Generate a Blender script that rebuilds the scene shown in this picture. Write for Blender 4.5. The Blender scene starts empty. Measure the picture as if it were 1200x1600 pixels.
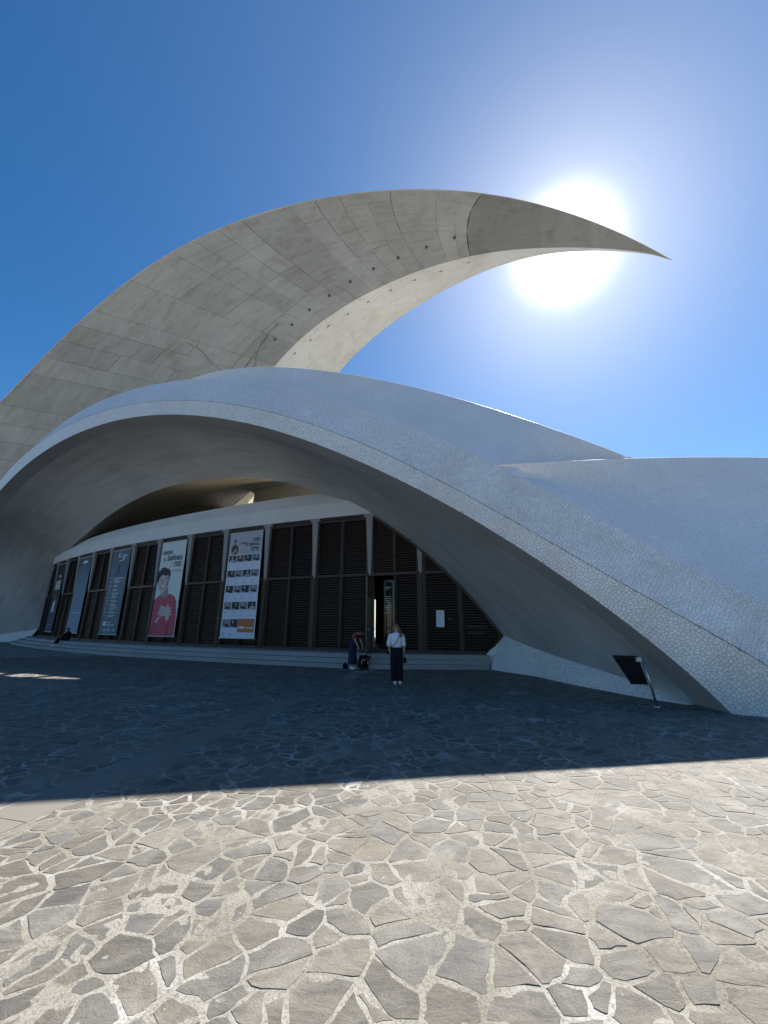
import bpy, bmesh, math, random
import numpy as np
from mathutils import Vector, Matrix, noise

random.seed(7)
rng = np.random.default_rng(7)
R = math.radians
scene = bpy.context.scene
COL = scene.collection

# ------------------------------------------------------------------ camera
cam_d = bpy.data.cameras.new("camera")
cam = bpy.data.objects.new("camera", cam_d)
COL.objects.link(cam)
cam.location = (0, 0, 1.75)
cam.rotation_euler = (R(90 + 15.8), 0, 0)
cam_d.sensor_fit = 'HORIZONTAL'
cam_d.sensor_width = 36.0
cam_d.lens = 18.0
cam_d.clip_end = 5000
scene.camera = cam

# ------------------------------------------------------------------ sky and sun
SUN = Vector((0.3613, 0.5958, 0.7172)).normalized()
SUN_EL = math.asin(SUN.z)
SUN_AZ = math.atan2(SUN.x, SUN.y)
world = bpy.data.worlds.new("World")
scene.world = world
world.use_nodes = True
wn, wl = world.node_tree.nodes, world.node_tree.links
wn.clear()
w_out = wn.new('ShaderNodeOutputWorld')
w_bg = wn.new('ShaderNodeBackground')
sky = wn.new('ShaderNodeTexSky')
sky.sky_type = 'NISHITA'
sky.sun_disc = False
sky.sun_elevation = SUN_EL
sky.sun_rotation = SUN_AZ
sky.altitude = 400
sky.air_density = 1.0
sky.dust_density = 0.3
sky.ozone_density = 3.0
hs = wn.new('ShaderNodeHueSaturation')
hs.inputs['Saturation'].default_value = 1.34
hs.inputs['Value'].default_value = 1.0
wl.new(sky.outputs[0], hs.inputs['Color'])
# bright aureole of the air around the sun
tc = wn.new('ShaderNodeTexCoord')
nrm = wn.new('ShaderNodeVectorMath'); nrm.operation = 'NORMALIZE'
dot = wn.new('ShaderNodeVectorMath'); dot.operation = 'DOT_PRODUCT'
dot.inputs[1].default_value = SUN
wl.new(tc.outputs['Generated'], nrm.inputs[0])
wl.new(nrm.outputs[0], dot.inputs[0])
clampd = wn.new('ShaderNodeMath'); clampd.operation = 'MINIMUM'; clampd.inputs[1].default_value = 0.999999
wl.new(dot.outputs['Value'], clampd.inputs[0])
ang = wn.new('ShaderNodeMath'); ang.operation = 'ARCCOSINE'
wl.new(clampd.outputs[0], ang.inputs[0])
def glow_term(scale, power, gain):
    a = wn.new('ShaderNodeMath'); a.operation = 'DIVIDE'; a.inputs[1].default_value = scale
    wl.new(ang.outputs[0], a.inputs[0])
    b = wn.new('ShaderNodeMath'); b.operation = 'POWER'; b.inputs[1].default_value = power
    wl.new(a.outputs[0], b.inputs[0])
    c = wn.new('ShaderNodeMath'); c.operation = 'MULTIPLY'; c.inputs[1].default_value = -1
    wl.new(b.outputs[0], c.inputs[0])
    d = wn.new('ShaderNodeMath'); d.operation = 'EXPONENT'
    wl.new(c.outputs[0], d.inputs[0])
    e = wn.new('ShaderNodeMath'); e.operation = 'MULTIPLY'; e.inputs[1].default_value = gain
    wl.new(d.outputs[0], e.inputs[0])
    return e
GLOW = [(0.080, 3.0, 13.0, (1.0, 1.0, 1.0)), (0.15, 1.05, 3.6, (0.98, 1.0, 0.92)), (0.75, 1.8, 0.60, (1.0, 0.95, 0.62))]
acc = hs.outputs['Color']
for sc, pw, gn, colr in GLOW:
    g = glow_term(sc, pw, gn)
    m = wn.new('ShaderNodeVectorMath'); m.operation = 'SCALE'
    m.inputs[0].default_value = colr
    wl.new(g.outputs[0], m.inputs['Scale'])
    ad = wn.new('ShaderNodeVectorMath'); ad.operation = 'ADD'
    wl.new(acc, ad.inputs[0]); wl.new(m.outputs[0], ad.inputs[1])
    acc = ad.outputs[0]
wl.new(acc, w_bg.inputs['Color'])
w_bg.inputs['Strength'].default_value = 0.060
wl.new(w_bg.outputs[0], w_out.inputs[0])

sun_d = bpy.data.lights.new("sun", 'SUN')
sun_d.energy = 5.0
sun_d.angle = R(0.5)
sun_d.color = (1.0, 0.958, 0.895)
sun = bpy.data.objects.new("sun", sun_d)
COL.objects.link(sun)
sun.rotation_euler = SUN.to_track_quat('Z', 'Y').to_euler()
sun.location = (30, 50, 60)

scene.view_settings.view_transform = 'Standard'
scene.view_settings.look = 'None'
scene.view_settings.exposure = 1.22
scene.view_settings.gamma = 1.0
scene.view_settings.use_curve_mapping = False

# ------------------------------------------------------------------ helpers
def tag(o, label=None, cat=None, group=None, kind=None):
    if label: o["label"] = label
    if cat: o["category"] = cat
    if group: o["group"] = group
    if kind: o["kind"] = kind
    return o

def link(o, parent=None):
    COL.objects.link(o)
    if parent is not None:
        o.parent = parent
    return o

def empty(name, loc=(0, 0, 0), rz=0.0):
    o = bpy.data.objects.new(name, None)
    o.location = loc
    o.rotation_euler = (0, 0, rz)
    o.empty_display_size = 0.2
    return link(o)

def mesh_obj(name, verts, faces, mat, parent=None, smooth=False, uvs=None):
    me = bpy.data.meshes.new(name)
    me.from_pydata([tuple(v) for v in verts], [], faces)
    if uvs is not None:
        ul = me.uv_layers.new(name="uv")
        li = np.zeros(len(me.loops), dtype=np.int32)
        me.loops.foreach_get('vertex_index', li)
        ul.data.foreach_set('uv', np.asarray(uvs, dtype=np.float32)[li].ravel())
    if smooth:
        me.polygons.foreach_set('use_smooth', [True] * len(me.polygons))
    if mat is not None:
        me.materials.append(mat)
    me.update()
    o = bpy.data.objects.new(name, me)
    return link(o, parent)

class MB:
    """collects boxes, prisms and tubes for one mesh"""
    def __init__(self): self.v, self.f = [], []
    def add(self, vs, fs):
        b = len(self.v); self.v += [tuple(p) for p in vs]; self.f += [tuple(b + i for i in f) for f in fs]
    def box(self, lo, hi, M=None):
        x0, y0, z0 = lo; x1, y1, z1 = hi
        vs = [Vector(p) for p in ((x0,y0,z0),(x1,y0,z0),(x1,y1,z0),(x0,y1,z0),(x0,y0,z1),(x1,y0,z1),(x1,y1,z1),(x0,y1,z1))]
        if M is not None: vs = [M @ p for p in vs]
        self.add(vs, [(0,3,2,1),(4,5,6,7),(0,1,5,4),(1,2,6,5),(2,3,7,6),(3,0,4,7)])
    def prism(self, pts, y0, y1):
        """outline in x-z, extruded in y from y0 (front) to y1"""
        n = len(pts)
        vs = [(p[0], y0, p[1]) for p in pts] + [(p[0], y1, p[1]) for p in pts]
        fs = [tuple(range(n)), tuple(range(2*n-1, n-1, -1))]
        fs += [(i, i+n, (i+1) % n + n, (i+1) % n) for i in range(n)]
        self.add(vs, fs)
    def tube(self, path, rad, seg=8, flat=1.0):
        """path of points, rad per point or one value"""
        path = [Vector(p) for p in path]; n = len(path)
        if not hasattr(rad, '__len__'): rad = [rad] * n
        vs = []; prev = None
        for i, p in enumerate(path):
            t = (path[min(i+1, n-1)] - path[max(i-1, 0)]).normalized()
            if prev is None:
                a = t.orthogonal().normalized()
            else:
                a = (prev - t * prev.dot(t)).normalized()
            prev = a; b = t.cross(a)
            for k in range(seg):
                q = 2*math.pi*k/seg
                vs.append(p + (a*math.cos(q) + b*math.sin(q)*flat) * rad[i])
        fs = []
        for i in range(n-1):
            for k in range(seg):
                fs.append((i*seg+k, i*seg+(k+1) % seg, (i+1)*seg+(k+1) % seg, (i+1)*seg+k))
        fs.append(tuple(range(seg-1, -1, -1))); fs.append(tuple((n-1)*seg+k for k in range(seg)))
        self.add(vs, fs)
    def rings(self, rings):
        """rings: list of (centre, rx, ry); horizontal ellipses lofted"""
        seg = 14; vs = []
        for c, rx, ry in rings:
            for k in range(seg):
                q = 2*math.pi*k/seg
                vs.append((c[0]+rx*math.cos(q), c[1]+ry*math.sin(q), c[2]))
        fs = []
        n = len(rings)
        for i in range(n-1):
            for k in range(seg):
                fs.append((i*seg+k, i*seg+(k+1) % seg, (i+1)*seg+(k+1) % seg, (i+1)*seg+k))
        fs.append(tuple(range(seg-1, -1, -1))); fs.append(tuple((n-1)*seg+k for k in range(seg)))
        self.add(vs, fs)
    def build(self, name, mat, parent=None, smooth=False):
        return mesh_obj(name, self.v, self.f, mat, parent, smooth)

def cr_resample(P, m, t0=0.0, t1=1.0):
    """Catmull-Rom through P, resampled to m points of equal arc length"""
    P = np.asarray(P, float)
    E = np.vstack([2*P[0]-P[1], P, 2*P[-1]-P[-2]])
    out = []
    ts = np.linspace(0, 1, 6, endpoint=False)
    for i in range(1, len(E)-2):
        p0, p1, p2, p3 = E[i-1:i+3]
        for t in ts:
            out.append(.5*(2*p1+(p2-p0)*t+(2*p0-5*p1+4*p2-p3)*t*t+(3*p1-p0-3*p2+p3)*t**3))
    out.append(E[-2]); out = np.array(out)
    s = np.r_[0, np.cumsum(np.linalg.norm(np.diff(out, axis=0), axis=1))]; s /= s[-1]
    q = np.linspace(t0, t1, m)
    return np.stack([np.interp(q, s, out[:, k]) for k in range(out.shape[1])], 1)

def loft(name, curves, mat, parent=None, smooth=True, flip=False, sub=1):
    """quad sheet through curves with the same number of points; uv in metres"""
    curves = [np.asarray(c) for c in curves]
    if sub > 1:
        full = []
        for a, b in zip(curves, curves[1:]):
            for k in range(sub): full.append(a + (b-a)*k/sub)
        full.append(curves[-1]); curves = full
    m = len(curves[0]); n = len(curves)
    V = np.vstack(curves)
    u = np.r_[0, np.cumsum(np.linalg.norm(np.diff(curves[0], axis=0), axis=1))]
    uv = np.zeros((n*m, 2))
    acc_v = np.zeros(m)
    for j in range(n):
        if j: acc_v = acc_v + np.linalg.norm(curves[j]-curves[j-1], axis=1)
        uv[j*m:(j+1)*m, 0] = u; uv[j*m:(j+1)*m, 1] = acc_v
    F = []
    for j in range(n-1):
        for i in range(m-1):
            a = j*m+i
            F.append((a, a+m, a+m+1, a+1) if flip else (a, a+1, a+m+1, a+m))
    return mesh_obj(name, V, F, mat, parent, smooth, uv)

# ------------------------------------------------------------------ materials
def new_mat(name, rough=0.7, col=(.5, .5, .5), spec=0.4, metal=0.0):
    m = bpy.data.materials.new(name); m.use_nodes = True
    b = m.node_tree.nodes['Principled BSDF']
    b.inputs['Base Color'].default_value = (*col, 1)
    b.inputs['Roughness'].default_value = rough
    b.inputs['Specular IOR Level'].default_value = spec
    b.inputs['Metallic'].default_value = metal
    return m, m.node_tree.nodes, m.node_tree.links, b

def n_noise(N, L, vec, scale, detail=5, rough=0.6, dist=0.0):
    t = N.new('ShaderNodeTexNoise'); t.inputs['Scale'].default_value = scale
    t.inputs['Detail'].default_value = detail; t.inputs['Roughness'].default_value = rough
    t.inputs['Distortion'].default_value = dist
    if vec is not None: L.new(vec, t.inputs['Vector'])
    return t.outputs[0]
def n_ramp(N, L, fac, stops):
    r = N.new('ShaderNodeValToRGB'); e = r.color_ramp.elements
    while len(e) < len(stops): e.new(0.5)
    for el, (p, c) in zip(e, stops):
        el.position = p; el.color = (*c, 1) if len(c) == 3 else c
    L.new(fac, r.inputs[0]); return r.outputs[0]
def n_mix(N, L, a, b, fac, mode='MIX'):
    m = N.new('ShaderNodeMix'); m.data_type = 'RGBA'; m.blend_type = mode
    for s, x in ((m.inputs[0], fac), (m.inputs[6], a), (m.inputs[7], b)):
        if hasattr(x, 'is_output'): L.new(x, s)
        elif isinstance(x, (int, float)): s.default_value = x
        else: s.default_value = (*x, 1)
    return m.outputs[2]
def n_math(N, L, op, a, b=0.0):
    m = N.new('ShaderNodeMath'); m.operation = op
    for s, x in ((m.inputs[0], a), (m.inputs[1], b)):
        if hasattr(x, 'is_output'): L.new(x, s)
        else: s.default_value = x
    return m.outputs[0]
def n_bump(N, L, h, b, strength=0.3, dist=0.02):
    bp = N.new('ShaderNodeBump'); bp.inputs['Strength'].default_value = strength
    bp.inputs['Distance'].default_value = dist
    L.new(h, bp.inputs['Height']); L.new(bp.outputs[0], b.inputs['Normal'])
def n_map(N, L, vec, scale=(1, 1, 1)):
    m = N.new('ShaderNodeMapping'); m.inputs['Scale'].default_value = scale
    L.new(vec, m.inputs[0]); return m.outputs[0]
def coords(N, kind='Object'):
    return N.new('ShaderNodeTexCoord').outputs[kind]
def geo_pos(N):
    return N.new('ShaderNodeNewGeometry').outputs['Position']
def n_random(N, L):
    """a steady random number per loose piece and per object"""
    g = N.new('ShaderNodeNewGeometry').outputs['Random Per Island']
    o = N.new('ShaderNodeObjectInfo').outputs['Random']
    return n_math(N, L, 'FRACT', n_math(N, L, 'ADD', g, o))

def flat_mat(name, col, rough=0.7, spec=0.3, metal=0.0, var=0.12, scale=8.0):
    """plain coloured stuff with a little unevenness"""
    m, N, L, b = new_mat(name, rough, col, spec, metal)
    f = n_noise(N, L, coords(N), scale, 4)
    c = n_mix(N, L, tuple(x*(1-var) for x in col), tuple(min(1, x*(1+var)) for x in col), f)
    L.new(c, b.inputs['Base Color'])
    return m

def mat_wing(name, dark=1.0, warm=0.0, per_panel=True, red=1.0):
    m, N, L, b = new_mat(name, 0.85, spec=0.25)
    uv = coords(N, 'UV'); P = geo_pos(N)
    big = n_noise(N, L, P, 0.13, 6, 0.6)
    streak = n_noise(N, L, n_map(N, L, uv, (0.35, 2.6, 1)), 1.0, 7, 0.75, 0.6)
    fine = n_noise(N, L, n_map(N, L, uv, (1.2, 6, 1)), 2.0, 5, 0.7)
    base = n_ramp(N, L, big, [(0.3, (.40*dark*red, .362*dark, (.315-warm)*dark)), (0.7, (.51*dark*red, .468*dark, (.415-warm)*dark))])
    st = n_ramp(N, L, streak, [(0.34, (.70, .68, .64)), (0.50, (.94, .94, .93)), (0.72, (1.05, 1.05, 1.06))])
    c = n_mix(N, L, base, st, 0.62, 'MULTIPLY')
    fn = n_ramp(N, L, fine, [(0.3, (.86, .86, .85)), (0.6, (1, 1, 1))])
    c = n_mix(N, L, c, fn, 0.8, 'MULTIPLY')
    lime = n_ramp(N, L, n_noise(N, L, P, 0.55, 6, 0.7, 1.5), [(0.66, (0, 0, 0)), (0.76, (1, 1, 1))])
    c = n_mix(N, L, c, (.50, .48, .43), n_math(N, L, 'MULTIPLY', lime, 0.35))
    patch = n_ramp(N, L, n_noise(N, L, P, 0.30, 8, 0.72, 1.2), [(0.50, (1, 1, 1)), (0.62, (.72, .69, .63)), (0.75, (.60, .57, .52))])
    c = n_mix(N, L, c, patch, 0.42, 'MULTIPLY')
    if per_panel:
        rnd = n_random(N, L)
        k = n_math(N, L, 'ADD', n_math(N, L, 'MULTIPLY', rnd, 0.16), 0.91)
        cc = N.new('ShaderNodeCombineXYZ')
        for i in range(3): L.new(k, cc.inputs[i])
        c = n_mix(N, L, c, cc.outputs[0], 1.0, 'MULTIPLY')
    L.new(c, b.inputs['Base Color'])
    n_bump(N, L, streak, b, 0.12, 0.05)
    return m

def mat_mosaic(name, size=0.12, tone=1.0, grout=.24):
    """broken white tile with dark joints, too small to build singly"""
    m, N, L, b = new_mat(name, 0.42, spec=0.4)
    P = geo_pos(N)
    jit = n_noise(N, L, P, 3.0, 2)
    v1 = N.new('ShaderNodeTexVoronoi'); v1.feature = 'DISTANCE_TO_EDGE'
    v2 = N.new('ShaderNodeTexVoronoi'); v2.feature = 'F1'
    for v in (v1, v2):
        v.inputs['Scale'].default_value = 1.0/size
        L.new(P, v.inputs['Vector'])
    edge = n_ramp(N, L, v1.outputs['Distance'], [(0.045, (0, 0, 0)), (0.085, (1, 1, 1))])
    sep = N.new('ShaderNodeSeparateColor'); L.new(v2.outputs['Color'], sep.inputs[0])
    tile = n_ramp(N, L, sep.outputs[0], [(0.0, (.66*tone, .66*tone, .65*tone)), (1.0, (.77*tone, .77*tone, .76*tone))])
    dirt = n_ramp(N, L, n_noise(N, L, P, 0.35, 5, 0.65), [(0.35, (.86, .85, .83)), (0.65, (1, 1, 1))])
    tile = n_mix(N, L, tile, dirt, 1.0, 'MULTIPLY')
    c = n_mix(N, L, (grout, grout, grout*1.02), tile, edge)
    L.new(c, b.inputs['Base Color'])
    n_bump(N, L, edge, b, 0.15, 0.004)
    return m

def mat_plaster(name, lo, hi, streaks=0.5):
    m, N, L, b = new_mat(name, 0.72, spec=0.3)
    P = geo_pos(N); uv = coords(N, 'UV')
    big = n_noise(N, L, P, 0.22, 6, 0.6, 0.4)
    c = n_ramp(N, L, big, [(0.3, lo), (0.7, hi)])
    sk = n_noise(N, L, n_map(N, L, uv, (0.25, 2.4, 1)), 1.0, 7, 0.7, 0.8)
    st = n_ramp(N, L, sk, [(0.34, (.80, .80, .80)), (0.55, (1, 1, 1)), (0.8, (1.05, 1.05, 1.05))])
    c = n_mix(N, L, c, st, streaks, 'MULTIPLY')
    scr = n_ramp(N, L, n_noise(N, L, P, 1.3, 8, 0.8, 2.0), [(0.69, (0, 0, 0)), (0.74, (1, 1, 1))])
    c = n_mix(N, L, c, tuple(min(1, x*1.25) for x in hi), n_math(N, L, 'MULTIPLY', scr, 0.3))
    L.new(c, b.inputs['Base Color'])
    n_bump(N, L, sk, b, 0.06, 0.03)
    return m

def mat_stone():
    m, N, L, b = new_mat('lava_stone', 0.68, spec=0.35)
    P = geo_pos(N); rnd = n_random(N, L)
    base = n_ramp(N, L, rnd, [(0.0, (.108, .099, .083)), (0.2, (.152, .136, .111)), (0.4, (.122, .115, .102)), (0.6, (.168, .148, .117)), (0.8, (.138, .131, .118)), (1.0, (.100, .094, .084))])
    mot = n_noise(N, L, n_map(N, L, P, (1, 2.2, 1)), 3.6, 9, 0.76, 0.9)
    c = n_mix(N, L, base, n_ramp(N, L, mot, [(0.3, (.55, .55, .56)), (0.5, (1, 1, 1)), (0.72, (1.35, 1.32, 1.27))]), 0.95, 'MULTIPLY')
    gr = n_noise(N, L, n_map(N, L, P, (1, 1, 1)), 70.0, 4, 0.7)
    c = n_mix(N, L, c, n_ramp(N, L, gr, [(0.3, (.72, .72, .72)), (0.6, (1.08, 1.08, 1.08))]), 0.6, 'MULTIPLY')
    dust = n_ramp(N, L, n_noise(N, L, P, 1.6, 7, 0.7, 0.8), [(0.50, (0, 0, 0)), (0.72, (1, 1, 1))])
    c = n_mix(N, L, c, (.36, .34, .30), n_math(N, L, 'MULTIPLY', dust, 0.45))
    sp = n_ramp(N, L, n_noise(N, L, P, 22.0, 3, 0.5), [(0.735, (0, 0, 0)), (0.76, (1, 1, 1))])
    c = n_mix(N, L, c, (.5, .49, .46), n_math(N, L, 'MULTIPLY', sp, 0.5))
    L.new(c, b.inputs['Base Color'])
    hgt = n_math(N, L, 'ADD', mot, n_math(N, L, 'MULTIPLY', gr, 0.35))
    n_bump(N, L, hgt, b, 0.8, 0.02)
    return m

def mat_mortar():
    m, N, L, b = new_mat('mortar', 0.9, spec=0.2)
    P = geo_pos(N)
    big = n_noise(N, L, P, 1.4, 6, 0.65, 0.5)
    c = n_ramp(N, L, big, [(0.30, (.17, .155, .13)), (0.45, (.245, .227, .192)), (0.58, (.31, .295, .262)), (0.72, (.47, .46, .445))])
    gr = n_noise(N, L, P, 60.0, 4, 0.75)
    c = n_mix(N, L, c, n_ramp(N, L, gr, [(0.33, (.50, .47, .43)), (0.52, (1, 1, 1)), (0.75, (1.15, 1.15, 1.15))]), 0.9, 'MULTIPLY')
    L.new(c, b.inputs['Base Color'])
    n_bump(N, L, n_math(N, L, 'ADD', gr, big), b, 0.7, 0.012)
    return m

def mat_plaza():
    """crazy paving, toned paler to bounce more light, where it is too far to tell the stones apart"""
    m, N, L, b = new_mat('plaza_paving', 0.75, spec=0.3)
    P = geo_pos(N)
    v1 = N.new('ShaderNodeTexVoronoi'); v1.feature = 'DISTANCE_TO_EDGE'; v1.inputs['Scale'].default_value = 2.0
    v2 = N.new('ShaderNodeTexVoronoi'); v2.inputs['Scale'].default_value = 2.0
    L.new(P, v1.inputs[0]); L.new(P, v2.inputs[0])
    sep = N.new('ShaderNodeSeparateColor'); L.new(v2.outputs['Color'], sep.inputs[0])
    st = n_ramp(N, L, sep.outputs[0], [(0, (.22, .205, .18)), (1, (.32, .30, .265))])  # paler than the built stones, to throw more sunlight up onto the shells
    e = n_ramp(N, L, v1.outputs[0], [(0.03, (0, 0, 0)), (0.07, (1, 1, 1))])
    L.new(n_mix(N, L, (.36, .34, .30), st, e), b.inputs['Base Color'])
    return m

def mat_wood(name, lo, hi):
    m, N, L, b = new_mat(name, 0.5, spec=0.35)
    O = coords(N)
    s = n_noise(N, L, n_map(N, L, O, (1.5, 6, 9)), 1.5, 6, 0.7)
    rnd = N.new('ShaderNodeObjectInfo').outputs['Random']
    c = n_ramp(N, L, s, [(0.3, lo), (0.72, hi)])
    k = n_math(N, L, 'ADD', n_math(N, L, 'MULTIPLY', rnd, 0.7), 0.65)
    cc = N.new('ShaderNodeCombineXYZ')
    for i in range(3): L.new(k, cc.inputs[i])
    c = n_mix(N, L, c, cc.outputs[0], 1.0, 'MULTIPLY')
    L.new(c, b.inputs['Base Color'])
    n_bump(N, L, s, b, 0.2, 0.01)
    return m

M_WING = mat_wing('wing_concrete', 0.95, warm=.018)
M_WING_UNDER = mat_wing('wing_concrete_underside', 1.15, per_panel=False, warm=-.03, red=.92)
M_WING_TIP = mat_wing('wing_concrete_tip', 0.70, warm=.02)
M_JOINT = flat_mat('dark_joint', (.10, .095, .085), 0.9)
M_MOSAIC = mat_mosaic('mosaic_fine', 0.068, 1.12, .50)
M_MOSAIC_FAR = mat_mosaic('mosaic_upper', 0.045, 1.06, .60)
M_MOSAIC_SIDE = mat_mosaic('mosaic_side', 0.055, 1.08, .56)
M_GROUT = flat_mat('mosaic_grout', (.40, .40, .405), 0.9, 0.2)
def mat_tile():
    m, N, L, b = new_mat('mosaic_tile', 0.38, spec=0.45)
    rnd = n_random(N, L)
    c = n_ramp(N, L, rnd, [(0, (.76, .755, .745)), (0.5, (.82, .82, .81)), (1, (.87, .87, .86))])
    d = n_ramp(N, L, n_noise(N, L, geo_pos(N), 0.9, 5, 0.65), [(0.35, (.86, .845, .82)), (0.65, (1, 1, 1))])
    L.new(n_mix(N, L, c, d, 1.0, 'MULTIPLY'), b.inputs['Base Color'])
    return m
M_TILE = mat_tile()
M_SOFFIT = mat_plaster('soffit_plaster', (.37, .365, .355), (.47, .465, .455), 1.0)
M_LIP = mat_plaster('lip_plaster', (.36, .345, .325), (.43, .415, .395), 0.5)
M_BEAM = mat_plaster('beam_paint', (.58, .58, .575), (.66, .66, .655), 0.25)
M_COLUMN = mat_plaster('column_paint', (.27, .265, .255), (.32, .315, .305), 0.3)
M_WHITE = flat_mat('plain_white', (.75, .75, .74), .5)
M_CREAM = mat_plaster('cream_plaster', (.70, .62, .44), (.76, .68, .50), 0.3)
M_VAULT = mat_plaster('vault_plaster', (.27, .235, .17), (.34, .30, .22), 0.4)  # the cream dimmed in its colour, so the vault looks shaded
M_ROOF = mat_mosaic('roof_mosaic', 0.12, 0.95)
M_STONE = mat_stone(); M_MORTAR = mat_mortar(); M_PLAZA = mat_plaza()
M_STRIP = mat_plaster('strip_concrete', (.165, .153, .13), (.245, .228, .196), 0.9)
M_STEP = mat_plaster('step_stone', (.30, .305, .305), (.37, .375, .375), 0.4)
M_WOOD = mat_wood('louvre_wood', (.014, .008, .0055), (.038, .023, .015))
M_FRAME = mat_wood('frame_wood', (.026, .015, .010), (.062, .038, .024))
M_SHADE = flat_mat('interior_shade', (.012, .012, .013), 0.8)  # near-black colour stands in for the unlit foyer
M_STEEL = flat_mat('brushed_steel', (.45, .45, .45), 0.35, 0.5, 1.0)
M_BLACK = flat_mat('black_metal', (.012, .012, .013), 0.35, 0.5)
M_GREYROD = flat_mat('grey_rod', (.45, .45, .46), 0.5)
def mat_glass():
    m, N, L, b = new_mat('door_glass', 0.03, (.9, .95, .95), 0.5)
    b.inputs['Transmission Weight'].default_value = 1.0
    b.inputs['IOR'].default_value = 1.05
    return m
M_GLASS = mat_glass()

# ------------------------------------------------------------------ the building's lines, in metres
R0 = [[-41.71,37.56,-0.11],[-40.56,36.55,1.61],[-39.31,35.47,3.34],[-37.94,34.33,5.04],[-36.45,33.13,6.69],[-34.83,31.87,8.25],[-33.09,30.57,9.69],[-31.21,29.22,10.99],[-29.21,27.83,12.11],[-27.06,26.4,13.03],[-24.77,24.93,13.71],[-22.34,23.44,14.13],[-20.38,22.26,14.35],[-18.44,21.12,14.41],[-16.57,20.05,14.34],[-14.78,19.05,14.16],[-13.1,18.13,13.9],[-11.52,17.29,13.57],[-10.06,16.52,13.19],[-8.7,15.82,12.77],[-7.45,15.18,12.32],[-6.29,14.61,11.85],[-5.22,14.09,11.38],[-4.24,13.61,10.91],[-3.33,13.18,10.43],[-2.49,12.79,9.97],[-1.71,12.43,9.51],[-0.98,12.1,9.06],[-0.3,11.8,8.62],[0.33,11.52,8.2],[0.92,11.26,7.79],[1.47,11.02,7.39],[1.99,10.8,7.0],[2.48,10.59,6.63],[2.94,10.4,6.27],[3.38,10.21,5.92],[3.79,10.04,5.59],[4.19,9.88,5.26],[4.57,9.72,4.95],[4.92,9.58,4.64],[5.27,9.44,4.35],[5.59,9.31,4.07],[5.91,9.18,3.8],[6.21,9.06,3.55],[6.5,8.94,3.3],[6.78,8.83,3.07],[7.05,8.71,2.85],[7.31,8.6,2.64],[7.57,8.5,2.44],[7.82,8.39,2.26],[8.06,8.28,2.1],[8.53,8.08,1.77],[8.99,7.88,1.45],[9.6,7.61,1.01],[10.37,7.27,0.47],[11.53,6.77,-0.34]]
R1 = [[-40.89,35.98,-0.28],[-40.1,35.25,1.1],[-39.24,34.47,2.44],[-38.29,33.66,3.72],[-37.25,32.81,4.96],[-36.12,31.92,6.13],[-34.91,30.99,7.23],[-33.61,30.03,8.25],[-32.22,29.03,9.18],[-30.74,28.0,10.02],[-29.16,26.94,10.76],[-27.48,25.84,11.39],[-25.4,24.49,12.09],[-23.17,23.11,12.55],[-20.93,21.75,12.8],[-18.73,20.47,12.86],[-16.63,19.27,12.76],[-14.67,18.18,12.55],[-12.84,17.19,12.24],[-11.17,16.29,11.86],[-9.63,15.49,11.43],[-8.23,14.77,10.97],[-6.95,14.13,10.49],[-5.79,13.55,9.99],[-4.73,13.04,9.5],[-3.76,12.58,9.01],[-2.87,12.17,8.52],[-2.06,11.79,8.04],[-1.31,11.46,7.58],[-0.62,11.15,7.13],[0.01,10.87,6.7],[0.6,10.61,6.28],[1.15,10.38,5.87],[1.67,10.16,5.48],[2.15,9.95,5.11],[2.6,9.77,4.75],[3.03,9.59,4.41],[3.44,9.42,4.08],[3.82,9.26,3.76],[4.19,9.11,3.46],[4.54,8.97,3.17],[4.87,8.83,2.9],[5.19,8.7,2.63],[5.49,8.57,2.39],[5.79,8.45,2.15],[6.07,8.33,1.93],[6.33,8.22,1.71],[6.59,8.11,1.51],[6.84,8.01,1.31],[7.08,7.91,1.11],[7.3,7.82,0.92],[8.76,7.23,-0.32]]
R2 = [[-39.8,35.26,-0.29],[-39.06,34.57,0.99],[-38.24,33.84,2.24],[-37.34,33.08,3.45],[-36.37,32.27,4.61],[-35.31,31.43,5.71],[-34.16,30.56,6.74],[-32.93,29.66,7.69],[-31.62,28.72,8.56],[-30.22,27.75,9.34],[-28.73,26.75,10.02],[-27.15,25.71,10.58],[-25.06,24.38,11.23],[-22.86,23.01,11.68],[-20.64,21.67,11.94],[-18.48,20.4,12.03],[-16.43,19.23,11.96],[-14.51,18.15,11.78],[-12.73,17.18,11.5],[-11.09,16.3,11.14],[-9.6,15.52,10.74],[-8.23,14.82,10.29],[-6.98,14.19,9.83],[-5.85,13.63,9.35],[-4.81,13.12,8.88],[-3.86,12.67,8.4],[-2.99,12.26,7.93],[-2.19,11.89,7.48],[-1.46,11.56,7.03],[-0.78,11.25,6.6],[-0.15,10.97,6.19],[0.44,10.71,5.79],[0.98,10.48,5.4],[1.49,10.26,5.03],[1.96,10.06,4.67],[2.4,9.87,4.32],[2.82,9.7,3.98],[3.22,9.54,3.65],[3.59,9.39,3.32],[3.94,9.25,3.01],[4.27,9.12,2.71],[4.59,9.0,2.41],[4.89,8.88,2.12],[5.17,8.78,1.84],[5.44,8.68,1.57],[5.69,8.58,1.3],[5.93,8.5,1.04],[6.16,8.42,0.78],[6.38,8.35,0.52],[6.58,8.28,0.26],[6.76,8.23,-0.01],[6.91,8.19,-0.21]]
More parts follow.
